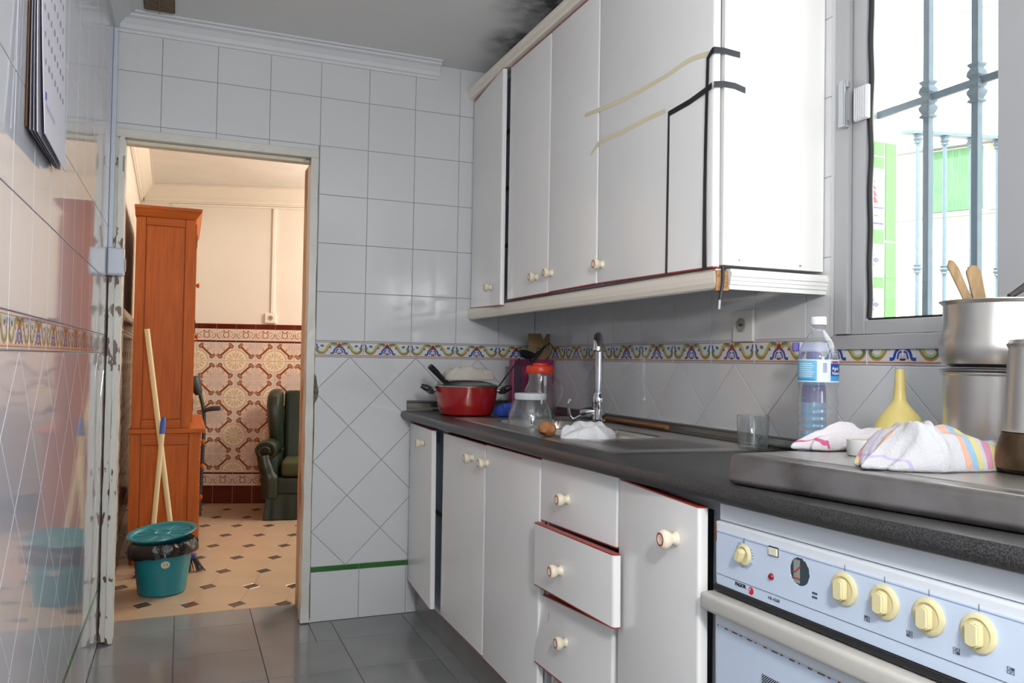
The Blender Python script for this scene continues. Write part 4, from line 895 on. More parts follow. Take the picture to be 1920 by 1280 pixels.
# tumbler
G_ = (1.419, 1.76, .9035)
prof = [(0, 0), (.036, 0), (.0385, .004), (.040, .02), (.0425, .089), (.0412, .0895), (.0385, .022), (.034, .014), (0, .012)]
bm = NB(); lathe(bm, prof, G_, 44); tag(obj('drinking_glass', bm, CLEAR, smooth=True), 'empty clear tumbler standing past the end of the drainboard', 'glass')
t = thing('pipe_fitting', 'short pale metal pipe lying behind the tumbler', 'pipe', (1.49, 1.70, .9))
bm = NB(); tube(bm, [(1.492, 1.79, .9165), (1.497, 1.60, .9165)], .0115, 14); obj('pipe', bm, mat('dull_pipe', S('9ea39f'), .45, .6, var=.3, scale=30), t, True)
bm = NB(); tube(bm, [(1.4912, 1.822, .9165), (1.492, 1.785, .9165)], .0135, 14); obj('collar', bm, mat('blue_grey_collar', S('6d8a92'), .4, .5), t, True)
bm = NB(); tube(bm, [(1.4915, 1.812, .9165), (1.4916, 1.806, .9165)], .0145, 14); obj('black_ring', bm, BLACKP, t, True)
# water bottle
B_ = (1.324, 1.42); zb0 = wtop(*B_)+.001
t = thing('water_bottle', 'empty clear plastic water bottle with a blue and white label and white cap', 'bottle', (B_[0], B_[1], zb0))
prof = [(0, .006), (.02, .003), (.034, 0), (.041, .006), (.0435, .018)]
for k in range(7): z = .03+k*.016; prof += [(.0435, z), (.0418, z+.006), (.0435, z+.011)]
prof += [(.0435, .148), (.0408, .165), (.0405, .175), (.0437, .188), (.0437, .245), (.0425, .252), (.036, .272), (.024, .292), (.0150, .303), (.0142, .312), (.0165, .314), (.0165, .317), (.0138, .318)]
bm = NB(); lathe(bm, prof, (B_[0], B_[1], zb0), 44); obj('body', bm, PET, t, True, angle=60)
bm = NB(); lathe(bm, [(.0150, 0), (.0165, 0), (.0168, .002), (.0166, .016), (.0155, .018), (0, .018)], (B_[0], B_[1], zb0+.3185), 32); obj('cap', bm, mat('white_cap', S('e8ebee'), .4), t, True)
LB = [mat('label_light_blue', S('6fb8dc'), .35), mat('label_white', S('dde6ec'), .35), mat('label_navy', S('27408f'), .35), mat('label_sky', S('3f97cf'), .35), mat('label_red', S('c23a48'), .35)]
# the label's own segments around the bottle
lz0, lz1 = zb0+.1905, zb0+.2405
aim = math.atan2(-B_[1], -B_[0])   # azimuth of the side turned to the room
bm = NB()
def lab(a0, a1, z0, z1, mi, r=.0441):
    n = max(2, int(abs(a1-a0)/.09)); t_ = bmesh.new(); A = []
    for i in range(n+1):
        a = aim+a0+(a1-a0)*i/n; A.append((t_.verts.new((B_[0]+r*math.cos(a), B_[1]+r*math.sin(a), z0)), t_.verts.new((B_[0]+r*math.cos(a), B_[1]+r*math.sin(a), z1))))
    for p, q in zip(A, A[1:]): f = t_.faces.new((p[0], q[0], q[1], p[1])); f.material_index = mi
    merge(bm, t_)
hgt = lz1-lz0
lab(-PI, PI, lz0, lz1, 0); lab(-PI, PI, lz0, lz0+.0025, 1, .0442); lab(-PI, PI, lz1-.0025, lz1, 1, .0442)
lab(-1.35, -.15, lz0+.0026, lz0+.008, 3, .0442)
for k in range(7): lab(-1.15, -.30+.05*(k % 3), lz0+.012+k*.0046, lz0+.0138+k*.0046, 1, .0442)
lab(-.06, .62, lz0+.0026, lz1-.0026, 1, .0442)
for k in range(7): lab(.22, .42, lz0+.022+k*.0030, lz0+.0235+k*.0030, 2, .0443)
lab(.62, 1.5, lz0+.014, lz1-.009, 2, .0442); lab(.62, 1.5, lz0+.0026, lz0+.014, 3, .0442); lab(.72, 1.2, lz1-.008, lz1-.003, 4, .0443)
obj('label', bm, LB, t)
def text_cyl(name, s, size, a0, z, m_, parent, r=.0444):
    cu = bpy.data.curves.new('t', 'FONT'); cu.body = s; cu.size = size; cu.resolution_u = 2; cu.offset = size*.02
    o = bpy.data.objects.new('t', cu); COL.objects.link(o); bpy.context.view_layer.update()
    me = bpy.data.meshes.new_from_object(o.evaluated_get(bpy.context.evaluated_depsgraph_get())); bpy.data.objects.remove(o)
    b2_ = NB(); b2_.from_mesh(me); bpy.data.meshes.remove(me)
    for v in b2_.verts: a = aim+a0+v.co.x/r; v.co = Vector((B_[0]+r*math.cos(a), B_[1]+r*math.sin(a), z+v.co.y))
    return obj(name, b2_, m_, parent)
text_cyl('lettering', 'Agua', .0105, .70, lz0+.0275, LB[1], t); text_cyl('lettering', 'Natural', .0098, .70, lz0+.0170, LB[1], t)
# spray bottle
Sx, Sy = 1.418, 1.535; sz = wtop(Sx, Sy)+.001
t = thing('spray_bottle', 'purple-topped spray cleaner bottle standing behind the water bottle', 'spray bottle', (Sx, Sy, sz))
bm = NB(); lathe(bm, [(0, 0), (.028, 0), (.031, .008), (.031, .15), (.027, .185), (.018, .22), (.014, .235), (0, .235)], (Sx, Sy, sz), 32, sy=.8); obj('body', bm, mat('blue_bottle', S('5c9cc4'), .3), t, True)
bm = NB(); lathe(bm, [(.0313, 0), (.0313, .11)], (Sx, Sy, sz+.03), 32, sy=.81); obj('label', bm, mat('spray_label', S('6fb0d4'), .35, col2=S('d99a7e'), scale=40, stretch=(.4, .4, 1.6), lo=.40, hi=.46), t, True)
bm = NB(); lathe(bm, [(.0314, 0), (.030, .03), (.028, .042)], (Sx, Sy, sz+.14), 32, sy=.815); obj('label', bm, mat('purple_plastic', S('463d9c'), .35), t, True)
PUR = MATS['purple_plastic']
bm = NB(); lathe(bm, [(.0, 0), (.0175, 0), (.0175, .02), (.013, .026), (0, .026)], (Sx, Sy, sz+.2355), 24); obj('collar', bm, PUR, t, True)
dn = Vector((-.78, .62, 0)).normalized()
def obox(bm, c, d, L0, L1, hw, z0, z1, bev=.002, mi=0):
    c = Vector(c); d = Vector(d).normalized(); n_ = Vector((-d.y, d.x, 0)); P = [c+d*L0-n_*hw, c+d*L1-n_*hw, c+d*L1+n_*hw, c+d*L0+n_*hw]
    hexa(bm, [(p.x, p.y, z0) for p in P]+[(p.x, p.y, z1) for p in P], bev, 2, mi)
bm = NB(); obox(bm, (Sx, Sy, 0), dn, -.03, .035, .011, sz+.262, sz+.2840); obox(bm, (Sx, Sy, 0), dn, -.012, .010, .009, sz+.2615, sz+.264); obj('spray_head', bm, mat('lilac_plastic', S('b8b6d4'), .35), t)
bm = NB(); obox(bm, (Sx, Sy, 0), dn, .0355, .050, .0105, sz+.2625, sz+.2835); obj('nozzle', bm, PUR, t)
bm = NB(); c0 = Vector((Sx, Sy, sz+.2615)); tube(bm, smooth_path([c0+dn*.022, c0+dn*.032+Vector((0, 0, -.014)), c0+dn*.026+Vector((0, 0, -.035))], 4), .0042, 8); obj('trigger', bm, PUR, t, True)
# towels, tape roll, funnel
pink, yel, blu, lil, pea, aqua = S('dc9ab2'), S('e2d590'), S('9cc3dc'), S('c8bbdc'), S('e8b8a2'), S('b9dcd8')
wt_ = S('d6d6d8')
KT = cloth_mat('pastel_check', wt_, bands=([(.06, lil), (.08, wt_), (.44, pea), (.49, blu), (.535, yel), (.57, wt_), (.60, pink), (.65, yel), (.70, wt_), (.74, blu), (.77, pea), (.80, wt_), (.88, lil), (.90, wt_)], [(.47, wt_), (.50, pea), (.54, wt_), (.64, lil), (.68, wt_), (.80, pink), (.84, yel), (.88, wt_)]))
tw = lambda u: .40+.62*max(0, min(1, (u+.95)/.45)) if u < 0 else 1.02-.42*u**1.5
o = heap('tea_towel', (1.122, .955, .9695), .142, .082, .070, 2.4, KT, rot=.02, nx_=110, ny_=80, fold=1.6, wob=.12, prof=tw, wprof=lambda u: .55+.45*max(0, min(1, (u+1)/.5)), creases=((-.42, .25, .010), (-.22, .18, .011), (.42, -.35, .008))); tag(o, 'crumpled tea towel with pastel check stripes on the hob cover', 'towel')
o = heap('white_towel', (1.240, 1.220, .9685), .150, .045, .050, 6.6, cloth_mat('white_pink_towel', S('cdc8cc'), bands=([(.02, S('c05a80')), (.045, S('cdc8cc'))], None)), rot=.06, fold=3, wob=.1); tag(o, 'white towel with a pink hem bunched behind the tape roll', 'towel')
bm = NB(); lathe(bm, [(.026, 0), (.030, 0), (.0305, .002), (.0305, .026), (.030, .028), (.026, .028), (.026, 0)], (1.142, 1.108, .9690), 40)
t = thing('tape_roll', 'roll of clear adhesive tape lying flat beside the tea towel', 'tape roll', (1.142, 1.108, .9690)); obj('tape', bm, mat('milky_tape', S('cfd2cf'), .25), t, True)
bm = NB(); lathe(bm, [(.0225, .001), (.0258, .001), (.0258, .027), (.0225, .027), (.0225, .001)], (1.142, 1.108, .9690), 40); obj('core', bm, mat('core_card', S('b9b2a4'), .8), t, True)
bm = NB(); P = [(.053, 0), (.0535, .003), (.052, .022), (.046, .044), (.034, .066), (.020, .082), (.0125, .094), (.0105, .115), (.0085, .156)]
lathe(bm, P+[(r-.0015, z) for r, z in P[::-1]], (1.322, 1.195, .9685), 44); tag(obj('funnel', bm, mat('yellow_plastic', S('cbbb74'), .38), smooth=True), 'yellow plastic funnel standing upside down on the hob cover', 'funnel')
# stacked pots
PC = (1.358, 1.010)
t = thing('stock_pot', 'straight-sided steel pot on the hob, below the bulging saucepan', 'pot', (*PC, .969))
bm = NB(); lathe(bm, [(0, 0), (.086, 0), (.090, .004), (.0905, .143), (.094, .146), (.0942, .149), (.089, .150), (.087, .145), (.087, .006), (0, .004)], (*PC, .9725), 64); obj('body', bm, STEEL, t, True)
bm = NB(); lathe(bm, [(0, .0), (.080, .0), (.096, .001), (.0965, .004), (.080, .006), (0, .006)], (*PC, 1.1232), 56); obj('lid', bm, STEELD, t, True)
t = thing('saucepan', 'bulging steel saucepan holding wooden utensils, stacked on the steel pot', 'saucepan', (*PC, 1.1305))
prof = [(0, 0), (.075, 0), (.089, .006), (.0965, .022), (.098, .040), (.0935, .060), (.0905, .075), (.0905, .112), (.0975, .118), (.0975, .1195), (.0895, .1185), (.088, .075), (.094, .04), (.085, .010), (0, .006)]
bm = NB(); lathe(bm, prof, (*PC, 1.1305), 64); obj('body', bm, STEEL, t, True)
bm = NB(); d_ = Vector((.35, -.93, 0)).normalized(); c_ = Vector((*PC, 1.228)); tube(bm, [c_+d_*.09, c_+d_*.125], .010, 14); tube(bm, [c_+d_*.125, c_+d_*.25+Vector((0, 0, .01))], [.010, .012], 14); obj('handle', bm, mat('brass_brown_handle', S('a4854f'), .35), t, True)
bm = NB(); c_ = Vector((*PC, 1.135)); tube(bm, [c_+Vector((-.03, -.03, .07)), (1.325, .965, 1.2555), (1.378, .955, 1.288), (1.45, .94, 1.335)], [.005, .006, .009, .008], 12); tag(obj('black_handled_utensil', bm, mat('dark_handle', S('35302d'), .3), smooth=True), 'dark-handled utensil leaning out of the saucepan towards the right', 'utensil')
WSP = wood('spoon_wood', 'b09570', '8a7050', rough=.7)
def spoon(label, top, bot, wd):
    a, b_ = Vector(top), Vector(bot); d = (a-b_); L = d.length; t_ = NB()
    prism(t_, [(-wd*.5, 0), (wd*.5, 0), (wd*.62, L*.6), (wd*.8, L*.90), (wd*.55, L*.975), (-.0, L), (-wd*.8, L*.95), (-wd*.72, L*.6)], -.004, .004, None, bev=.0012)
    z_ = d.normalized(); x_ = Vector((.8, -.6, 0)); y_ = z_.cross(x_).normalized(); x_ = y_.cross(z_)
    M = Matrix((x_, z_, y_*-1)).transposed().to_4x4(); M.translation = b_; bmesh.ops.transform(t_, verts=t_.verts, matrix=M); bmesh.ops.recalc_face_normals(t_, faces=t_.faces)
    tag(obj('wooden_spatula', t_, WSP), label, 'utensil', None)
spoon('left wooden utensil, thinner and tilted away from the other in the saucepan', (1.262, 1.035, 1.322), (1.352, 1.01, 1.142), .010)
spoon('right wooden utensil with a broad squared end in the saucepan', (1.318, 1.035, 1.316), (1.375, 1.03, 1.142), .015)
# moka pot
K = (1.205, .835, .9720)
t = thing('moka_pot', 'steel stovetop coffee pot with a stained brown base at the right edge of the picture', 'coffee pot', K)
t['label'] = 'steel stovetop coffee pot with a stained brown base in front of the pots'
bm = NB(); lathe(bm, [(0, 0), (.048, 0), (.0555, .006), (.057, .018), (.0525, .040), (.0475, .056), (.047, .060), (0, .060)], K, 48); obj('boiler', bm, mat('stained_steel', S('7d6a52'), .35, .9, col2=S('4a3a2a'), scale=14), t, True)
bm = NB(); lathe(bm, [(.044, 0), (.0465, .001), (.0465, .008), (.0455, .010), (.0385, .120), (.0372, .127), (.040, .132), (.0405, .135), (.036, .134), (.035, .12), (.042, .01)], (K[0], K[1], K[2]+.0605), 48); obj('upper_chamber', bm, STEEL, t, True)
bm = NB(); lathe(bm, [(.040, 0), (.036, .008), (.02, .013), (.006, .015), (.009, .026), (0, .028)], (K[0], K[1], K[2]+.1935), 40); obj('lid', bm, STEEL, t, True)
bm = NB(); d_ = Vector((.75, -.66, 0)); c_ = Vector((K[0], K[1], K[2])); tube(bm, smooth_path([c_+d_*.040+Vector((0, 0, .17)), c_+d_*.075+Vector((0, 0, .175)), c_+d_*.085+Vector((0, 0, .14)), c_+d_*.075+Vector((0, 0, .08))], 4), .008, 10); obj('handle', bm, BLACKP, t, True)
# wall socket
t = thing('wall_socket', 'old white power socket on the tiles under the wall cabinets', 'socket', (XR-.01, 1.957, 1.20))
FS = NB(); box(FS, XR-.011, XR-.0004, 1.911, 2.003, 1.196, 1.290, .003, 2); obj('plate', FS, mat('aged_white_plastic', S('dedcd6'), .35), t)
bm = NB(); lathe(bm, [(.021, 0), (.0215, .002), (.020, .003), (.018, .0025), (.018, -.004+.0045), (.0, .0006)], (XR-.0111, 1.963, 1.246), 32, Matrix.Rotation(-PI/2, 4, 'Y')); obj('socket_insert', bm, mat('grey_socket_insert', S('9fa096'), .5), t, True)
bm = NB()
for dy, dz_ in ((.0085, 0), (-.0085, 0)): lathe(bm, [(0, 0), (.0026, 0), (.0026, .0012), (0, .0012)], (XR-.0118, 1.963+dy, 1.246+dz_), 12, Matrix.Rotation(-PI/2, 4, 'Y'))
box(bm, XR-.0135, XR-.0118, 1.961, 1.965, 1.241, 1.251)
obj('pin_holes', bm, BLACKP, t)
bm = NB()
for z in (1.2655, 1.2245): box(bm, XR-.0116, XR-.0111, 1.944, 1.982, z, z+.0012)
obj('groove', bm, mat('groove_tan', S('b2a891'), .6), t)
# ================================================================= CALENDAR ON THE LEFT WALL
t = thing('wall_calendar', 'paper wall calendar hanging on the left tiled wall, pages curling outwards', 'calendar', (XL+.01, 1.86, 1.54))
PAPER = mat('calendar_paper', S('cfcdd8'), .6); PRN = mat('grey_print', S('8f8fa0'), .7)
def page(name, y0, y1, z0, z1, x_top, x_bot0, x_bot1, m_, th=.0012, parent=t, n=10):
    t_ = bmesh.new(); F, Bk = [], []
    for i in range(n+1):
        s_ = i/n; z = z1+(z0-z1)*s_; row = []
        for j in range(5):
            q = j/4; y = y0+(y1-y0)*q; xb = x_bot0+(x_bot1-x_bot0)*q; x = x_top+(xb-x_top)*s_**2.2; zz = z-(.0)*q
            row.append((t_.verts.new((x, y, zz)), t_.verts.new((x-th, y, zz))))
        F.append(row)
    for a, b_ in zip(F, F[1:]):
        for j in range(4):
            t_.faces.new((a[j][0], b_[j][0], b_[j+1][0], a[j+1][0])); t_.faces.new((a[j][1], a[j+1][1], b_[j+1][1], b_[j][1]))
        for j in (0, 4): t_.faces.new((a[j][0], a[j][1], b_[j][1], b_[j][0]))
    for r_ in (F[0], F[-1]):
        for j in range(4): t_.faces.new((r_[j][0], r_[j+1][0], r_[j+1][1], r_[j][1]))
    bmesh.ops.recalc_face_normals(t_, faces=t_.faces); b2_ = NB(); merge(b2_, t_); return obj(name, b2_, m_, parent, True)
page('backing', 1.705, 2.055, 1.545, 2.28, XL+.003, XL+.004, XL+.004, mat('brown_card', S('6a4a34'), .8))
for k in range(3): page('page', 1.708, 2.052, 1.540-.001*k, 2.27, XL+.006+.003*k, XL+.010+.006*k, XL+.008+.004*k, mat('page_edge_grey', S('8d8c99'), .7) if k < 2 else PAPER)
fp = page('page', 1.71, 2.05, 1.536, 2.27, XL+.0155, XL+.034, XL+.026, PAPER)
def fx(y, z): s_ = (2.27-z)/(2.27-1.536); q = (y-1.71)/.34; xb = XL+.034+(-.008)*q; return XL+.0155+(xb-XL-.0155)*s_**2.2+.0006
bm = NB()
for r in range(6):
    for c_ in range(7):
        y = 1.735+c_*.044; z = 1.935-r*.052; box(bm, fx(y, z), fx(y, z)+.0003, y, y+.010+.004*(c_ % 2), z, z+.011)
obj('printed_dates', bm, PRN, fp)
bm = NB(); 
for k in range(12): y = 1.735+k*.011; box(bm, fx(y, 1.60), fx(y, 1.60)+.0003, y, y+.007, 1.592, 1.600)
obj('small_print', bm, mat('pale_print', S('a9aabb'), .7), fp)
bm = NB(); box(bm, fx(1.73, 1.612), fx(1.73, 1.612)+.0004, 1.728, 1.742, 1.606, 1.620); obj('small_mark', bm, mat('blue_mark', S('3f62b8'), .6), fp)
bm = NB(); box(bm, fx(1.85, 2.10), fx(1.85, 2.10)+.0004, 1.72, 2.04, 2.03, 2.26); obj('picture', bm, mat('picture_print', S('b9a3bf'), .5, col2=S('3f8f93'), scale=14, lo=.4, hi=.6), fp)

# ================================================================= DINING ROOM SHELL
DB = Vector((.464, 6.5, 0)); E1 = Vector((.958, -.287, 0)).normalized(); E2 = Vector((.287, .958, 0)).normalized()
CREAMP = mat('cream_wall_paint', S('ece2d4'), .85, var=.05, scale=2.5, bump=.04, bscale=30)
DG = mat('dining_grout', S('c9b6a0'), .9)
FDB = Frame(DB, E1, (0, 0, 1))
def wallslab(fr, u0, u1, z0, z1, c0=-.15, c1=-.004):
    bm = NB(); P = [fr.at(u0, 0, c0), fr.at(u1, 0, c0), fr.at(u1, 0, c1), fr.at(u0, 0, c1)]; hexa(bm, [(p.x, p.y, z0) for p in P]+[(p.x, p.y, z1) for p in P]); bmesh.ops.recalc_face_normals(bm, faces=bm.faces); return bm
ZD = 2.42
wdb = struct('wall_dining_back', wallslab(FDB, -1.05, 2.75, 0, ZD), CREAMP)
ul = Vector((-.0164, 1, 0)).normalized(); FDL = Frame((-.2868, 3.801, 0), ul, (0, 0, 1))
wdl = struct('wall_dining_left', wallslab(FDL, 0, 3.15, 0, ZD), CREAMP)
bm = NB(); box(bm, 2.9, 3.05, 3.55, 4.35, 0, ZD); box(bm, 2.9, 3.05, 5.65, 6.6, 0, ZD); box(bm, 2.9, 3.05, 4.35, 5.65, 0, .85); box(bm, 2.9, 3.05, 4.35, 5.65, 2.05, ZD); struct('wall_dining_right', bm, CREAMP)
bm = NB(); box(bm, 1.79, 2.9, 3.55, 3.799, 0, ZD); struct('wall_dining_front', bm, CREAMP)
bm = NB(); box(bm, -.6, 3.05, 3.801, 7.0, ZD, ZD+.15); struct('ceiling_dining', bm, mat('dining_ceiling_paint', S('ece8e0'), .9, var=.06, scale=4))
bm = NB(); box(bm, -.6, 3.05, 3.801, 7.0, -.12, -.004); fld = struct('floor_dining', bm, mat('dining_floor_grout', S('87725e'), .9))
# mouldings
DM = mat('cream_moulding', S('e9dfcf'), .7)
P = cornice_profile(.13, .10)
bm = NB(); M = Matrix((Vector((-FDB.n.x*-1, -FDB.n.y*-1, 0)), Vector((0, 0, 1)), E1)).transposed().to_4x4(); M.translation = FDB.at(-.80, ZD-.001, -.003)
prism(bm, P, 0, 3.4, M); struct('trim_3', bm, DM)
bm = NB(); n_ = FDL.n; M = Matrix((n_, Vector((0, 0, 1)), ul)).transposed().to_4x4(); M.translation = FDL.at(0, ZD-.001, -.003); prism(bm, P, 0, 2.93, M); struct('trim_4', bm, DM)
# --- wall tiles with scrolls and rosettes
PT = [mat('cream_print_tile', S('decbbb'), .18), mat('rosette_tan', S('ecdcc0'), .2), mat('petal_tan', S('d6ba92'), .2), mat('scroll_brown', S('84492a'), .2), mat('scroll_light', S('c49a78'), .2), mat('lilac_beige', S('d2bdb2'), .2)]
BR = mat('brown_glazed_strip', S('5a1f10'), .12)
def scroll_deco(q):   # q: which corner of the tile holds the rosette (0..3)
    sx, sy = [(1, 1), (-1, 1), (-1, -1), (1, -1)][q]
    def f(t):
        H_ = .0715
        def poly(P, mi, l):
            vv = [t.verts.new((sx*x*H_, sy*y*H_*.955, l)) for x, y in P]; fc = t.faces.new(vv); fc.material_index = mi; fc.normal_update()
            if fc.normal.z < 0: fc.normal_flip()
        def rib(pts, w0, w1, mi, l):
            L, Rr = strip2d(sp2(pts, 3), w0, w1)
            for i in range(len(L)-1): poly([L[i], L[i+1], Rr[i+1], Rr[i]], mi, l)
        def circ(cx_, cy_, r, mi, l, n=12): poly([(cx_+r*math.cos(2*PI*i/n), cy_+r*math.sin(2*PI*i/n)) for i in range(n)], mi, l)
        # soft corner square opposite the rosette
        poly([(-.93, -.93), (-.25, -.93), (-.38, -.38), (-.93, -.25)], 5, .0002)
        # rosette quarter at (1,1)
        R0 = 1.08; N = 8
        poly([(.97, .97)]+[(max(-1, .97-R0*math.cos(i/N*PI/2)), max(-1, .97-R0*math.sin(i/N*PI/2))) for i in range(N+1)], 1, .0003)
        for a in (.26, .79, 1.31):
            ca, sa = math.cos(a), math.sin(a); na, nb = -sa, ca
            poly([(.97-ca*.22, .97-sa*.22), (.97-ca*.55+na*.10, .97-sa*.55+nb*.10), (.97-ca*.80+na*.11, .97-sa*.80+nb*.11), (.97-ca*.90, .97-sa*.90), (.97-ca*.80-na*.11, .97-sa*.80-nb*.11), (.97-ca*.55-na*.10, .97-sa*.55-nb*.10)], 2, .0004)
        rib([(.50, -.60), (.28, -.36), (-.03, -.03), (-.36, .28), (-.60, .50)], .20, .20, 3, .00045)
        rib([(.97-1.13*math.cos(a), .97-1.13*math.sin(a)) for a in (.10, .4, .785, 1.17, 1.47)], .07, .07, 4, .00043)
        for a, b_ in ((.56, -.58), (-.58, .56), (.44, -.80), (-.80, .44)): 
            r_ = .24 if abs(a) < .6 and abs(b_) < .6 else .17
            circ(a, b_, r_, 3, .00050+.00004*(r_ < .2)); circ(a, b_, r_*.55, 4, .00062); circ(a+.02, b_, r_*.25, 3, .0007)
        for a, b_ in (((-.16, -.10), (-.62, -.30)), ((-.10, -.16), (-.30, -.62)), ((-.05, -.05), (-.60, -.60))):
            mx_, my_ = (a[0]+b_[0])/2, (a[1]+b_[1])/2; rib([a, (mx_-.05*(b_[1]-a[1]), my_+.05*(b_[0]-a[0])), b_], .09, .03, 4, .0004)
        rib([(.30, -.85), (.0, -.70), (-.20, -.88)], .05, .05, 4, .0004); rib([(-.85, .30), (-.70, .0), (-.88, -.20)], .05, .05, 4, .0004)
    return f
SD = [scroll_deco(q) for q in range(4)]
def vine_deco(wd, ht):
    def f(t):
        def poly(P, mi, l):
            vv = [t.verts.new((x*wd, y*ht, l)) for x, y in P]; fc = t.faces.new(vv); fc.material_index = mi; fc.normal_update()
            if fc.normal.z < 0: fc.normal_flip()
        def rib(pts, w0, mi, l):
            L, Rr = strip2d([(x*wd, y*ht) for x, y in sp2(pts, 3)], w0, w0)
            for i in range(len(L)-1): poly([(p[0]/wd, p[1]/ht) for p in (L[i], L[i+1], Rr[i+1], Rr[i])], mi, l)
        for s in (-1, 1):
            rib([(s*.02, -.30), (s*.14, -.10), (s*.10, .18), (s*.0, .22)], .006, 3, .0004)
            rib([(s*.12, -.32), (s*.26, -.16), (s*.36, .10), (s*.26, .28), (s*.20, .12)], .006, 4, .0004)
            rib([(s*.30, -.32), (s*.44, -.20), (s*.46, .12)], .005, 3, .0004)
            poly([(s*.05, .30), (s*.14, .26), (s*.20, .36), (s*.10, .38)], 3, .0004)
    return f
def dining_tiles(par, fr, a0, a1, ja, off=0):
    """ja: a vertical joint where rosettes meet"""
    W = .1465; i0 = int((a0-ja)/W)-1; i1 = int((a1-ja)/W)+1
    for i in range(i0, i1+1):
        u0, u1 = max(a0, ja+i*W), min(a1, ja+(i+1)*W)
        if u1-u0 < .02: continue
        full = u1-u0 > W-.002
        R_4 = lambda z0, z1: [(u0, z0), (u1, z0), (u1, z1), (u0, z1)]
        tile('strip_tile', par, fr, R_4(1.334, 1.375), BR); tile('strip_tile', par, fr, R_4(1.232, 1.246), BR); tile('strip_tile', par, fr, R_4(.224, .238), BR); tile('base_tile', par, fr, R_4(0, .137), BR)
        for z0, z1 in ((1.246, 1.334), (.137, .224)): tile('vine_tile', par, fr, R_4(z0, z1), PT, deco=vine_deco(W-.003, z1-z0-.003) if full else None, key='vine%s' % full)
        for k in range(7):
            z1 = 1.232-.142*k; z0 = z1-.142
            right = (i % 2) == 1  # rosette on right side (joint ja+(i+1)W is even)
            lower = (k % 2) == 0
            q = {(True, False): 0, (False, False): 1, (False, True): 2, (True, True): 3}[(right, lower)]
            tile('pattern_tile', par, fr, R_4(z0, z1), PT, deco=SD[q] if full else None, key='sc%d%s' % (q, full))
dining_tiles(wdb, FDB, -.80, 1.30, -.247+.1465)
dining_tiles(wdl, FDL, .0, 2.93, .2)
# --- floor: clipped tiles with small dark lozenges
FT = mat('cream_floor_tile', S('bfa58a'), .16, var=.05, scale=5); FLZ = mat('brown_lozenge', S('5f4c40'), .2)
FFD = Frame((.053, 3.944, 0), E1, E2)
A_, B2 = .2075, .2905; hl, hb_ = .043, .050
random.seed(11)
for i in range(-6, 14):
    for j in range(-2, 12):
        c_ = FFD.at((i+.5)*A_, (j+.5)*B2); 
        if c_.x > 1.9: continue
        x0_, x1_, y0_, y1_ = i*A_, (i+1)*A_, j*B2, (j+1)*B2
        P = [(x0_+hl, y0_), (x1_-hl, y0_), (x1_, y0_+hb_), (x1_, y1_-hb_), (x1_-hl, y1_), (x0_+hl, y1_), (x0_, y1_-hb_), (x0_, y0_+hb_)]
        # keep inside the room outline (doorway line y=3.80, left wall, back wall) in frame coordinates
        def wclip(P, p, n):
            p = Vector(p)-FFD.o; n = Vector(n); return clip(P, n.dot(FFD.u), n.dot(FFD.v), n.dot(p))
        for pp, nn in (((0, 3.803, 0), (0, -1, 0)), ((-.2868, 3.8, 0), (-1, -.0164, 0)), ((.464, 6.5, 0), (.287, .958, 0))):
            P = wclip(P, pp, nn)
            if len(P) < 3: break
        if len(P) >= 3: tile('floor_tile', fld, FFD, P, FT, gap=.0008, tilt=.0004)
        L4 = [(x0_-hl, y0_), (x0_, y0_-hb_), (x0_+hl, y0_), (x0_, y0_+hb_)]
        for pp, nn in (((0, 3.803, 0), (0, -1, 0)), ((-.2868, 3.8, 0), (-1, -.0164, 0)), ((.464, 6.5, 0), (.287, .958, 0))):
            L4 = wclip(L4, pp, nn)
            if len(L4) < 3: break
        if len(L4) >= 3: tile('lozenge_tile', fld, FFD, L4, FLZ, gap=.0012, tilt=.0004)
# trunking + socket on the back wall
def bwbox(name, u0, u1, z0, z1, c0, c1, m_, par=None, bev=.002):
    bm = NB(); P = [FDB.at(u0, 0, c0), FDB.at(u0, 0, c1), FDB.at(u1, 0, c1), FDB.at(u1, 0, c0)]
    hexa(bm, [(p.x, p.y, z0) for p in P]+[(p.x, p.y, z1) for p in P], bev); bmesh.ops.recalc_face_normals(bm, faces=bm.faces); return obj(name, bm, m_, par)
WP = mat('warm_white_pvc', S('efe6d8'), .4)
tag(bwbox('wall_trunking', .157, .182, 1.464, 2.27, -.0035, .012, WP), 'white vertical trunking on the cream wall above the dining room socket', 'cable trunking')
tag(bwbox('wall_trunking', -.60, 1.2, 2.271, 2.285, -.0035, .012, WP), 'white horizontal trunking running just under the dining room ceiling moulding', 'cable trunking')
t = thing('wall_socket', 'white square socket on the dining room wall above the brown tiles', 'socket', FDB.at(.155, 1.39)); bwbox('plate', .115, .20, 1.384, 1.462, -.0035, .022, WP, t, .004)
bm = NB(); c_ = FDB.at(.157, 1.424, .0225); lathe(bm, [(.0, .0), (.020, 0), (.020, .002), (.017, .001), (0, .0005)], c_, 24, FDB.n.to_track_quat('Z', 'Y').to_matrix().to_4x4()); obj('insert', bm, mat('socket_shadow', S('a59c8f'), .5), t, True)
bm = NB(); lathe(bm, [(.0, .0), (.004, 0), (.004, .003), (0, .003)], FDB.at(.157, 1.424, .024), 12, FDB.n.to_track_quat('Z', 'Y').to_matrix().to_4x4()); obj('pin_hole', bm, BLACKP, t)
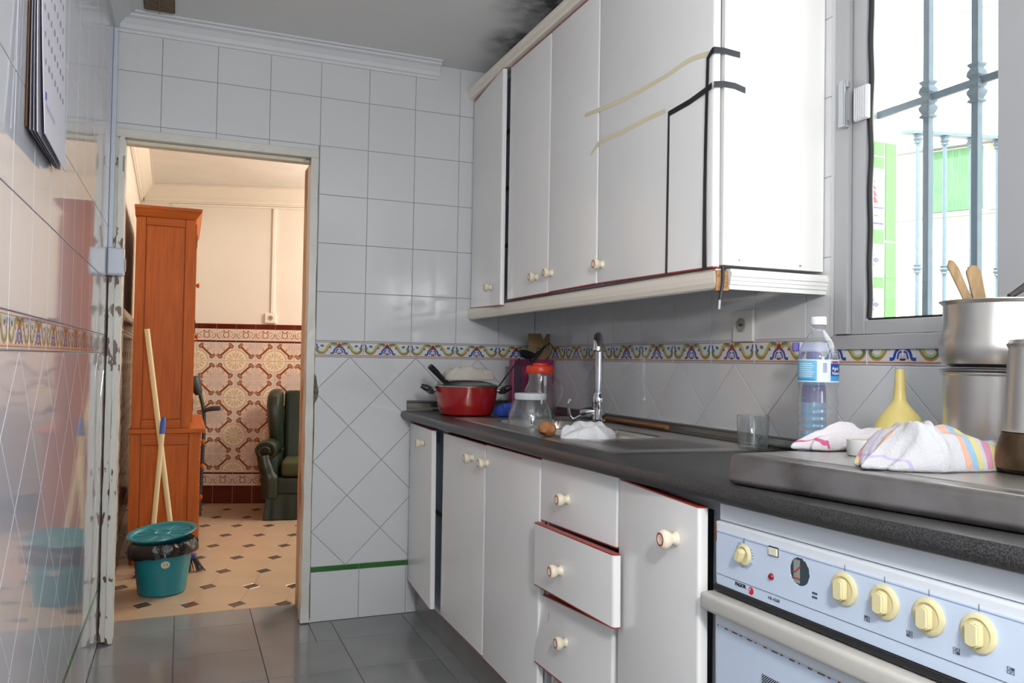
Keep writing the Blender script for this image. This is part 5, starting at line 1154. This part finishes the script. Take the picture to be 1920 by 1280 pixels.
# ================================================================= WARDROBE / DRESSER (pine)
WY = 4.76
t = thing('pine_dresser', 'tall orange pine dresser, panelled side facing the kitchen doorway', 'dresser', (-.06, 5.3, 0))
X0, X1, Y1_ = -.258, .092, 5.86
def pine(name, *a, bev=.004, m_=PINE, par=t): bm = NB(); box(bm, *a, bev, 2); return obj(name, bm, m_, par)
pine('base_body', X0+.012, X1-.012, WY+.012, Y1_, .055, .700)
pine('base_stile', X0+.002, X0+.052, WY, WY+.0115, .055, .700); pine('base_stile', X1-.055, X1, WY, WY+.0115, .055, .700)
pine('base_rail', X0+.053, X1-.056, WY, WY+.0115, .64, .700, m_=PINEH); pine('base_rail', X0+.053, X1-.056, WY, WY+.0115, .055, .12, m_=PINEH)
bm = NB(); box(bm, X0+.056, X1-.059, WY+.006, WY+.0118, .123, .637, .003, 2); obj('side_panel', bm, PINE, t)
pine('base_top', X0-.006, X1+.030, WY-.015, Y1_, .7005, .728, bev=.007, m_=PINEH)
for (x, y) in ((X1-.03, WY+.03), (X0+.03, WY+.03), (X1-.03, Y1_-.04)):
    bm = NB(); lathe(bm, [(0, 0), (.018, 0), (.022, .008), (.017, .018), (.024, .026), (.024, .040), (.017, .046), (.022, .054)], (x, y, .0005), 20); obj('foot', bm, PINE, t, True)
UX1 = .040
pine('upper_body', X0+.010, UX1-.010, WY+.012, Y1_, .7285, 1.872)
pine('upper_stile', X0+.004, X0+.052, WY, WY+.0115, .7285, 1.872); pine('upper_stile', UX1-.046, UX1, WY, WY+.0115, .7285, 1.872)
pine('upper_rail', X0+.053, UX1-.047, WY, WY+.0115, 1.830, 1.872, m_=PINEH); pine('upper_rail', X0+.053, UX1-.047, WY, WY+.0115, .7285, .775, m_=PINEH)
bm = NB(); box(bm, X0+.056, UX1-.050, WY+.006, WY+.0118, .778, 1.827, .003, 2); obj('side_panel', bm, PINE, t)
bm = NB(); 
hexa(bm, [(X0-.002, WY-.006, 1.8725), (UX1+.006, WY-.006, 1.8725), (UX1+.006, Y1_, 1.8725), (X0-.002, Y1_, 1.8725), (X0-.004, WY-.030, 1.912), (UX1+.034, WY-.030, 1.912), (UX1+.034, Y1_, 1.912), (X0-.004, Y1_, 1.912)], .003, 2)
box(bm, X0-.005, UX1+.036, WY-.032, Y1_, 1.9125, 1.930, .002); obj('crown_moulding', bm, PINEH, t)
# doors on its front (+X face) with hinges and knobs
PD = PINE
for (a, b_) in ((WY+.004, 5.30), (5.305, Y1_-.01)):
    d = pine('door', UX1-.0095, UX1+.012, a, b_, .76, 1.85); 
    bm = NB(); 
    for z in (.82, 1.25, 1.72): box(bm, UX1+.0122, UX1+.014, a+.0, a+.012, z, z+.07, .0005)
    obj('hinge', bm, mat('dark_hinge', S('2e2620'), .5, .4), d)
for y, z in ((5.24, 1.55), (5.24, 1.24)):
    bm = NB(); lathe(bm, [(0, 0), (.008, 0), (.007, .008), (.014, .014), (.015, .022), (0, .028)], (UX1+.012, y, z), 18, Matrix.Rotation(PI/2, 4, 'Y')); obj('knob', bm, PINE, t, True)
for k, (z0, z1) in enumerate(((.56, .695), (.42, .555))):
    d = pine('drawer', X1-.0115, X1+.006, WY+.01, 5.30, z0, z1); bm = NB(); lathe(bm, [(0, 0), (.008, 0), (.007, .008), (.014, .014), (.015, .022), (0, .028)], (X1+.006, 5.0, (z0+z1)/2), 18, Matrix.Rotation(PI/2, 4, 'Y')); obj('knob', bm, PINE, d, True)
d = pine('door', X1-.0115, X1+.006, WY+.004, 5.30, .075, .415)
bm = NB(); lathe(bm, [(0, 0), (.008, 0), (.007, .008), (.014, .014), (.015, .022), (0, .028)], (X1+.006, 5.24, .27), 18, Matrix.Rotation(PI/2, 4, 'Y')); obj('knob', bm, PINE, d, True)
# ================================================================= BUCKET, LID, BROOMS
TEAL = mat('teal_plastic', S('1f7f8c'), .3)
BC = (-.070, 4.20)
t = thing('waste_bucket', 'teal plastic bucket lined with a black bag just inside the dining room doorway', 'bucket', (*BC, 0))
bm = NB(); lathe(bm, [(0, 0), (.098, 0), (.106, .006), (.112, .05), (.125, .15), (.138, .245), (.134, .245), (.121, .15), (.105, .01), (0, .008)], (*BC, .001), 48); obj('body', bm, TEAL, t, True)
# oval sticker wrapped on the side turned to the kitchen
bm = NB(); t_ = bmesh.new(); th0 = math.atan2(-BC[1], -BC[0])+.10
def bsurf(a, z, e=.0012): r = .112+(z-.05)/.1*.013+e; return (BC[0]+r*math.cos(a), BC[1]+r*math.sin(a), z)
cen = t_.verts.new(bsurf(th0, .155)); rg = [t_.verts.new(bsurf(th0+.155*math.cos(2*PI*i/24), .155+.017*math.sin(2*PI*i/24))) for i in range(24)]
for i in range(24): t_.faces.new((cen, rg[i], rg[(i+1) % 24]))
merge(bm, t_); st = obj('oval_sticker', bm, mat('sticker_cream', S('cfcdb4'), .5), t)
bm = NB(); t_ = bmesh.new()
for k, (da, w_) in enumerate(((-.05, .03), (.05, .04))):
    V = [t_.verts.new(bsurf(th0+da+x, .155+y, .002)) for x, y in ((-w_, -.007), (w_*.6, -.007), (w_, .007), (-w_*.5, .008))]; t_.faces.new(V)
merge(bm, t_); obj('sticker_print', bm, mat('sticker_print', S('a8a58a'), .5), st)
# bin bag collar
bm = NB(); t_ = bmesh.new(); rg = []; seg = 120
for k, (r, z) in enumerate([(.128, .235), (.140, .252), (.150, .247), (.156, .225), (.158, .200), (.155, .182), (.146, .178), (.139, .186)]):
    row = []
    for i in range(seg):
        a = 2*PI*i/seg; w_ = noise.noise(Vector((math.cos(a)*6, math.sin(a)*6, k*.6)))*.010*(k/3 if k < 4 else 1.2)
        sag = .02*math.sin(a+2.4)*(k/7)
        row.append(t_.verts.new((BC[0]+(r+w_)*math.cos(a), BC[1]+(r+w_)*math.sin(a), z+sag+w_*.8)))
    rg.append(row)
for a, b_ in zip(rg, rg[1:]):
    for i in range(seg): t_.faces.new((a[i], b_[i], b_[(i+1) % seg], a[(i+1) % seg]))
merge(bm, t_); tag(obj('bin_bag', bm, mat('black_bag', S('1b1a1c'), .22, bump=.5, bscale=60), smooth=True), 'crinkled black bin bag folded over the rim of the teal bucket', 'bag')
t = thing('bucket_lid', 'teal lid with moulded ribs lying tilted on top of the bucket', 'lid', (*BC, .26))
M = Matrix.Rotation(.07, 4, 'X') @ Matrix.Rotation(-.10, 4, 'Y') @ Matrix.Rotation(0, 4, 'Z')
bm = NB(); lathe(bm, [(0, .006), (.030, .006), (.034, .012), (.038, .006), (.110, .004), (.132, .004), (.138, .014), (.150, .018), (.154, .018), (.156, .012), (.150, .010), (.140, .006), (.134, -.002), (0, .0)], (BC[0]-.004, BC[1], .272), 56, M); obj('disc', bm, TEAL, t, True)
bm = NB()
for k in range(12):
    a = 2*PI*k/12; p = [Vector((.042*math.cos(a), .042*math.sin(a), .0065)), Vector((.128*math.cos(a), .128*math.sin(a), .0055))]; tube(bm, [M @ q+Vector((BC[0]-.004, BC[1], .272)) for q in p], .0022, 6)
obj('rib', bm, TEAL, t)['kind'] = 'stuff'
bm = NB(); tube(bm, [(-.030, 4.60, .09), (-.046, 4.615, .253), (-.184, 4.655, 1.262)], .0135, 14); MOPP = mat('pale_wood_pole', S('d8c49a'), .45); 
t = thing('broom', 'broom with a long pale pole leaning on the dresser and dark bristles behind the bucket', 'broom', (-.02, 4.6, 0)); obj('pole', bm, MOPP, t, True)
bm = NB(); tube(bm, smooth_path([(-.040, 4.57, .085), (.02, 4.55, .09), (.082, 4.53, .080)], 4), .017, 12); obj('head', bm, mat('purple_brush_head', S('5a5496'), .4), t, True)
bm = NB(); random.seed(21)
for k in range(150):
    x = -.045+.135*random.random(); y = 4.55+random.uniform(-.022, .022)-(x*.25); dx = random.uniform(-.012, .02)+(.035 if x > .06 else 0)
    tube(bm, [(x, y, .078), (x+dx, y+random.uniform(-.02, .02), .003)], [.0022, .0012], 4, close=False)
o = obj('bristles', bm, mat('dark_bristles', S('33343c'), .7), t); o['kind'] = 'stuff'
t = thing('mop', 'shorter pale pole with a blue grip crossing the broom, ending behind the bucket', 'mop', (-.12, 4.5, 0))
bm = NB(); tube(bm, [(-.150, 4.52, .03), (-.122, 4.53, .258), (-.095, 4.60, .715)], .0125, 14); obj('pole', bm, MOPP, t, True)
bm = NB(); tube(bm, [(-.0952, 4.5995, .713), (-.092, 4.608, .775), (-.0905, 4.612, .800)], [.0145, .0145, .010], 14); obj('grip', bm, mat('blue_grip', S('2f55a8'), .4), t, True)
bm = NB(); lathe(bm, [(.05, 0), (.055, .01), (.04, .03), (.015, .05), (0, .05)], (-.152, 4.515, .001), 20); 
for v in bm.verts: v.co += Vector((noise.noise(v.co*60), noise.noise(v.co*60+Vector((4, 0, 0))), 0))*.008
obj('mop_head', bm, mat('grey_mop', S('8a8680'), .9), t)
# ================================================================= ARMCHAIR
GL = mat('green_leather', S('1b2619'), .34, bump=.08, bscale=14, var=.12, scale=6)
GV = mat('olive_velvet', S('3d4020'), .8, var=.15, scale=10)
AO = Vector((.915, 5.96, 0)); rz = -.20
AM = Matrix.Translation(AO) @ Matrix.Rotation(rz, 4, 'Z') @ Matrix.Diagonal((1, .74, .885, 1))   # local: x right, y back, front faces -y
t = thing('armchair', 'green leather wing armchair with a rolled arm, seen past the doorway', 'armchair', AO)
def aobj(name, bm, m_, **k): bmesh.ops.transform(bm, verts=bm.verts, matrix=AM); return obj(name, bm, m_, t, True, **k)
def hull(pts_list, segs):   # loft between matched rings
    t_ = bmesh.new(); rg = [[t_.verts.new(p) for p in r] for r in pts_list]; n = len(rg[0])
    for a, b_ in zip(rg, rg[1:]):
        for i in range(n): t_.faces.new((a[i], a[(i+1) % n], b_[(i+1) % n], b_[i]))
    t_.faces.new(rg[0][::-1]); t_.faces.new(rg[-1]); bmesh.ops.recalc_face_normals(t_, faces=t_.faces); b2_ = NB(); merge(b2_, t_); return b2_
bm = NB(); box(bm, -.27, .27, -.30, .25, .17, .33, .03, 4); aobj('seat_base', bm, GL)
bm = NB(); box(bm, -.235, .235, -.315, .16, .335, .455, .035, 5); aobj('seat_cushion', bm, GV)
bm = NB(); hexa(bm, [(-.25, .17, .33), (.25, .17, .33), (.25, .33, .33), (-.25, .33, .33), (-.26, .30, .99), (.26, .30, .99), (.26, .42, .99), (-.26, .42, .99)], .04, 5); aobj('backrest', bm, GL)
for s in (-1, 1):
    # wing
    def ring(z, y0, y1, x0, x1, n=20):
        out = []
        for i in range(n):
            a = 2*PI*i/n; c_, s_ = math.cos(a), math.sin(a); out.append((s*((x0+x1)/2+(x1-x0)/2*abs(c_)**.6*(1 if c_ > 0 else -1)), (y0+y1)/2+(y1-y0)/2*abs(s_)**.6*(1 if s_ > 0 else -1), z))
        return out
    R6 = [(.52, .02, .33, .25, .33), (.60, -.02, .34, .25, .345), (.75, -.04, .37, .255, .36), (.88, -.04, .40, .26, .37), (.95, -.01, .41, .262, .365), (.985, .05, .41, .268, .355), (1.0, .10, .40, .28, .34)]
    bm = hull([ring(*q) for q in R6], 0); aobj('wing', bm, GL)
    # arm: rolled top with scroll front
    bm = NB(); box(bm, s*.25, s*.35, -.29, .26, .16, .50, .035, 4); aobj('arm_side', bm, GL)
    bm = NB(); tube(bm, smooth_path([(s*.325, .22, .53), (s*.325, 0, .545), (s*.33, -.25, .55), (s*.335, -.335, .535)], 5), [.062]*5+[.068]*5+[.075]*5+[.070], 24); aobj('arm_roll', bm, GL)
    bm = NB(); P = []
    for i in range(30):
        a = i/29*PI*2.6; r = .072-.0016*i; P.append((s*(.335+r*math.sin(a)*.98*-1), -.345-.001*i*.2, .535+r*math.cos(a)))
    tube(bm, P, [.012-.0002*i for i in range(30)], 8); aobj('arm_scroll', bm, GL)
    bm = NB(); tube(bm, smooth_path([(s*.35, -.325, .50), (s*.335, -.335, .42), (s*.31, -.33, .34), (s*.30, -.32, .25), (s*.305, -.315, .17)], 4), [.045]*4+[.050]*4+[.062]*4+[.058]*4+[.045], 16); aobj('arm_front', bm, GL)
# pleated skirt
t_ = bmesh.new(); rg = []; outline = []
for (xa, ya), (xb, yb_) in (((-.35, .30), (-.35, -.33)), ((-.35, -.33), (.35, -.33)), ((.35, -.33), (.35, .30)), ((.35, .30), (-.35, .30))):
    for i in range(40): q = i/40; outline.append((xa+(xb-xa)*q, ya+(yb_-ya)*q))
for z, e in ((.20, 0), (.14, .3), (.07, .8), (.006, 1.3)):
    row = []
    for i, (x, y) in enumerate(outline):
        l = math.hypot(x, y); w_ = (math.sin(i*.9)*.006+math.sin(i*.31)*.006+.010)*e; cornerf = .018*e if (i % 40) in (0, 1, 39) else 0
        row.append(t_.verts.new((x*(1+(w_+cornerf)/l)*.93, y*(1+(w_+cornerf)/l)*.98, z)))
    rg.append(row)
for a, b_ in zip(rg, rg[1:]):
    n = len(a)
    for i in range(n): t_.faces.new((a[i], b_[i], b_[(i+1) % n], a[(i+1) % n]))
bm = NB(); merge(bm, t_); aobj('skirt', bm, GL)
# crutch
GR = mat('dark_grey_plastic', S('2f3336'), .45)
t = thing('crutch', 'dark grey forearm crutch leaning by the dresser, handle pointing right', 'crutch', (.20, 5.9, 0))
bm = NB(); tube(bm, smooth_path([(.125, 5.98, .02), (.135, 5.97, .40), (.140, 5.96, .70), (.110, 5.95, .86), (.075, 5.94, .96)], 5), .0125, 12); obj('shaft', bm, GR, t, True)
bm = NB(); tube(bm, smooth_path([(.135, 5.955, .745), (.18, 5.945, .760), (.245, 5.935, .765)], 4), [.015]*4+[.017]*4+[.013], 12); obj('hand_grip', bm, GR, t, True)
bm = NB(); tube(bm, smooth_path([(.103, 5.945, .86), (.078, 5.94, .93), (.068, 5.94, .985)], 4), [.022, .028, .032, .035, .038, .038, .036, .032, .022], 12); obj('arm_cuff', bm, GR, t, True)
# lamp over the dining table side (out of view) that gives the warm light
t = thing('pendant_lamp', 'pendant lamp with a small holder hanging in the dining room', 'lamp', (1.60, 5.0, 1.95)); bm = NB(); tube(bm, [(1.60, 5.0, 2.419), (1.60, 5.0, 2.17)], .003, 8); obj('cord', bm, BLACKP, t)
bm = NB(); lathe(bm, [(0, 0), (.018, 0), (.018, .05), (0, .05)], (1.60, 5.0, 2.12), 20); obj('bulb_holder', bm, BLACKP, t, True)
t = thing('fill_light_prop', 'added bulb on a long cord, standing in for fill light behind the camera', 'lamp', (.25, -.25, 1.69)); bm = NB(); tube(bm, [(.25, -.25, 2.469), (.25, -.25, 1.83)], .003, 8); obj('cord', bm, BLACKP, t)  # bulb and cord are an unseen prop for the added kitchen fill
bm = NB(); lathe(bm, [(0, 0), (.018, 0), (.018, .05), (0, .05)], (.25, -.25, 1.78), 20); obj('bulb_holder', bm, BLACKP, t, True)
bm = NB(); lathe(bm, [(0, 0), (.02, .006), (.03, .03), (.024, .055), (.014, .075), (.014, .085)], (.25, -.25, 1.693), 24); obj('bulb', bm, CLEAR, t, True)
# ================================================================= OUTSIDE THE WINDOW
GRN = mat('grey_green_iron', S('5f7480'), .55, var=.15, scale=60, bump=.1, bscale=80)
GX = 1.675
t = thing('window_grille', 'wrought iron security grille outside the window with moulded collars', 'grille', (GX, .9, 1.1))
for y in (1.434, 1.303, 1.172, 1.041, .910, .779, .648, .517, .386, .255):
    bm = NB(); box(bm, GX-.0085, GX+.0085, y-.0085, y+.0085, 1.189, 2.298, .001); obj('bar', bm, GRN, t)
    bm = NB(); z0 = 1.738
    prof = [(.012, 0), (.020, .003), (.020, .006), (.014, .011), (.020, .020), (.022, .028), (.015, .036), (.021, .042), (.021, .050), (.015, .056), (.022, .064), (.020, .074), (.014, .082), (.020, .088), (.020, .092), (.012, .095)]
    lathe(bm, prof, (GX, y, z0), 4, Matrix.Rotation(PI/4, 4, 'Z')); obj('collar', bm, GRN, t)
bm = NB(); box(bm, GX-.004, GX+.004, .14, 1.5885, 1.779, 1.797, .0005); obj('cross_bar', bm, GRN, t)
bm = NB(); box(bm, GX-.004, GX+.004, .14, 1.585, 1.19, 1.205, .0005); obj('cross_bar', bm, GRN, t)
bm = NB(); box(bm, 1.80, 14, -6, 9, -.15, -.02); struct('ground_outside', bm, mat('patio_paving', S('cfc8b8'), .8, var=.1, scale=3))
# tiled reveal of the window, outside the frame
GT = mat('leaf_green_tile', S('5f9a44'), .2); WTt = mat('ivory_tile', S('cfcdc4'), .2); RP = mat('brick_red_print', S('9a3f3a'), .3); PP = mat('violet_print', S('5a4c9c'), .3); GP = mat('grey_violet_print', S('6f6a80'), .3)
FP = Frame((0, 1.5905, 0), (1, 0, 0), (0, 0, 1))
def pdeco(kind):
    def f(t_):
        def poly(P, mi, l=.0004):
            fc = t_.faces.new([t_.verts.new((x, y, l)) for x, y in P]); fc.material_index = mi; fc.normal_update()
            if fc.normal.z < 0: fc.normal_flip()
        if kind == 0:
            for k in range(4): w_ = .030-.004*k; poly([(-w_, -.012+k*.018), (w_, -.012+k*.018), (w_-.012, .005+k*.018), (-w_+.012, .005+k*.018)], 1, .0004)
            poly([(-.047, -.026), (.047, -.026), (.047, -.022), (-.047, -.022)], 2); poly([(-.047, -.068), (.047, -.068), (.047, -.063), (-.047, -.063)], 2)
            poly([(-.03, -.055), (-.02, -.047), (.03, -.047), (.03, -.043), (-.024, -.043), (-.036, -.053)], 3)
        else:
            for k in range(8):
                a = k*PI/4; R8 = .024 if k % 2 else .036; poly([(0, 0), (R8*.7*math.cos(a-.3), R8*.7*math.sin(a-.3)), (R8*math.cos(a), R8*math.sin(a)), (R8*.7*math.cos(a+.3), R8*.7*math.sin(a+.3))], 3)
    return f

for z0, z1 in ((1.18, 1.458), (1.461, 1.722)): tile('reveal_tile', wall_right, FP, [(1.704, z0), (1.745, z0), (1.745, z1), (1.704, z1)], GT, th=.0015)
for z0, z1, k in ((1.684, 1.722, 'g'), (1.650, 1.682, 'g'), (1.492, 1.648, 0), (1.451, 1.490, 'g'), (1.367, 1.449, 1), (1.334, 1.365, 'g'), (1.25, 1.332, 1), (1.18, 1.248, 'g')):
    P = [(1.600, z0), (1.702, z0), (1.702, z1), (1.600, z1)]
    if k == 'g': tile('reveal_tile', wall_right, FP, P, GT, th=.0015)
    else: tile('reveal_tile', wall_right, FP, P, [WTt, RP, PP, GP], deco=pdeco(k), key='pl%d' % k, th=.0015)
# balustrade beyond
t = thing('iron_railing', 'slender iron railing with small capitals beyond the window grille', 'railing', (3.4, 2.6, 1.0))
fd = Vector((.975, -.222, 0)).normalized(); f0 = Vector((3.02, 2.66, 0)); frp = lambda s_, z: f0+fd*s_+Vector((0, 0, z))
bm = NB(); 
def rail(s0, s1, z0, z1, hw=.008):
    bm = NB(); n_ = Vector((-fd.y, fd.x, 0))*hw; P = [frp(s0, 0)-n_, frp(s1, 0)-n_, frp(s1, 0)+n_, frp(s0, 0)+n_]; hexa(bm, [(p.x, p.y, z0) for p in P]+[(p.x, p.y, z1) for p in P]); bmesh.ops.recalc_face_normals(bm, faces=bm.faces); return bm
obj('top_rail', rail(-.05, 1.6, 2.178, 2.192, .02), GRN, t); obj('bottom_rail', rail(-.05, 1.6, 1.02, 1.035, .015), GRN, t)
for k in range(12):
    s_ = .02+k*.135; p = frp(s_, 0)
    bm = NB(); tube(bm, [(p.x, p.y, 1.0355), (p.x, p.y, 2.1775)], .0085, 10); obj('baluster', bm, GRN, t, True)
    for z in (2.135, 1.55): bm = NB(); lathe(bm, [(.009, 0), (.018, .004), (.013, .012), (.022, .022), (.014, .03), (.020, .038), (.009, .042)], (p.x, p.y, z), 14); obj('capital', bm, GRN, t, True)
bm = NB(); P = [frp(-.06, 0), frp(1.7, 0)]; n_ = Vector((-fd.y, fd.x, 0))*.08
hexa(bm, [(p.x, p.y, z) for z in (-.02, 1.0) for p in (P[0]-n_, P[1]-n_, P[1]+n_, P[0]+n_)]); bmesh.ops.recalc_face_normals(bm, faces=bm.faces); tag(obj('low_wall', bm, mat('white_render', S('f0ece2'), .8)), 'low white rendered wall carrying the iron railing', 'wall')
# far house with a window behind green curtains
t = thing('neighbour_house', 'pale rendered house across the patio with a green-curtained window', 'house', (7.5, 5.2, 0))
HX = 7.0; FH = Frame((HX, 5.5, 0), (.45, -.89, 0), (0, 0, 1))
def hb2(name, u0, u1, z0, z1, c0, c1, m_):
    bm = NB(); P = [FH.at(u0, 0, c0), FH.at(u0, 0, c1), FH.at(u1, 0, c1), FH.at(u1, 0, c0)]; hexa(bm, [(p.x, p.y, z) for z in (z0, z1) for p in P]); bmesh.ops.recalc_face_normals(bm, faces=bm.faces); return obj(name, bm, m_, t)
hb2('wall', -6, 8, -.02, 4.6, -.4, 0, mat('sunlit_render', S('f4efe4'), .85)); hb2('cornice', -6, 8, 4.61, 4.8, -.45, .12, MATS['sunlit_render'])

hb2('curtain', -.40, .10, 2.66, 3.26, -.02, .03, mat('green_curtain', S('5d8a5e'), .8, col2=S('3f6a48'), scale=30, stretch=(6, 6, .2)))
hb2('ledge', -1.0, .9, 3.28, 3.31, -.01, .10, mat('ledge_grey', S('7d7f7c'), .8)); hb2('ledge', -1.0, .9, 2.60, 2.625, -.01, .08, MATS['ledge_grey'])
hb2('shutter', .16, .75, 2.64, 3.27, -.02, .03, mat('beige_shutter', S('a5977e'), .8))
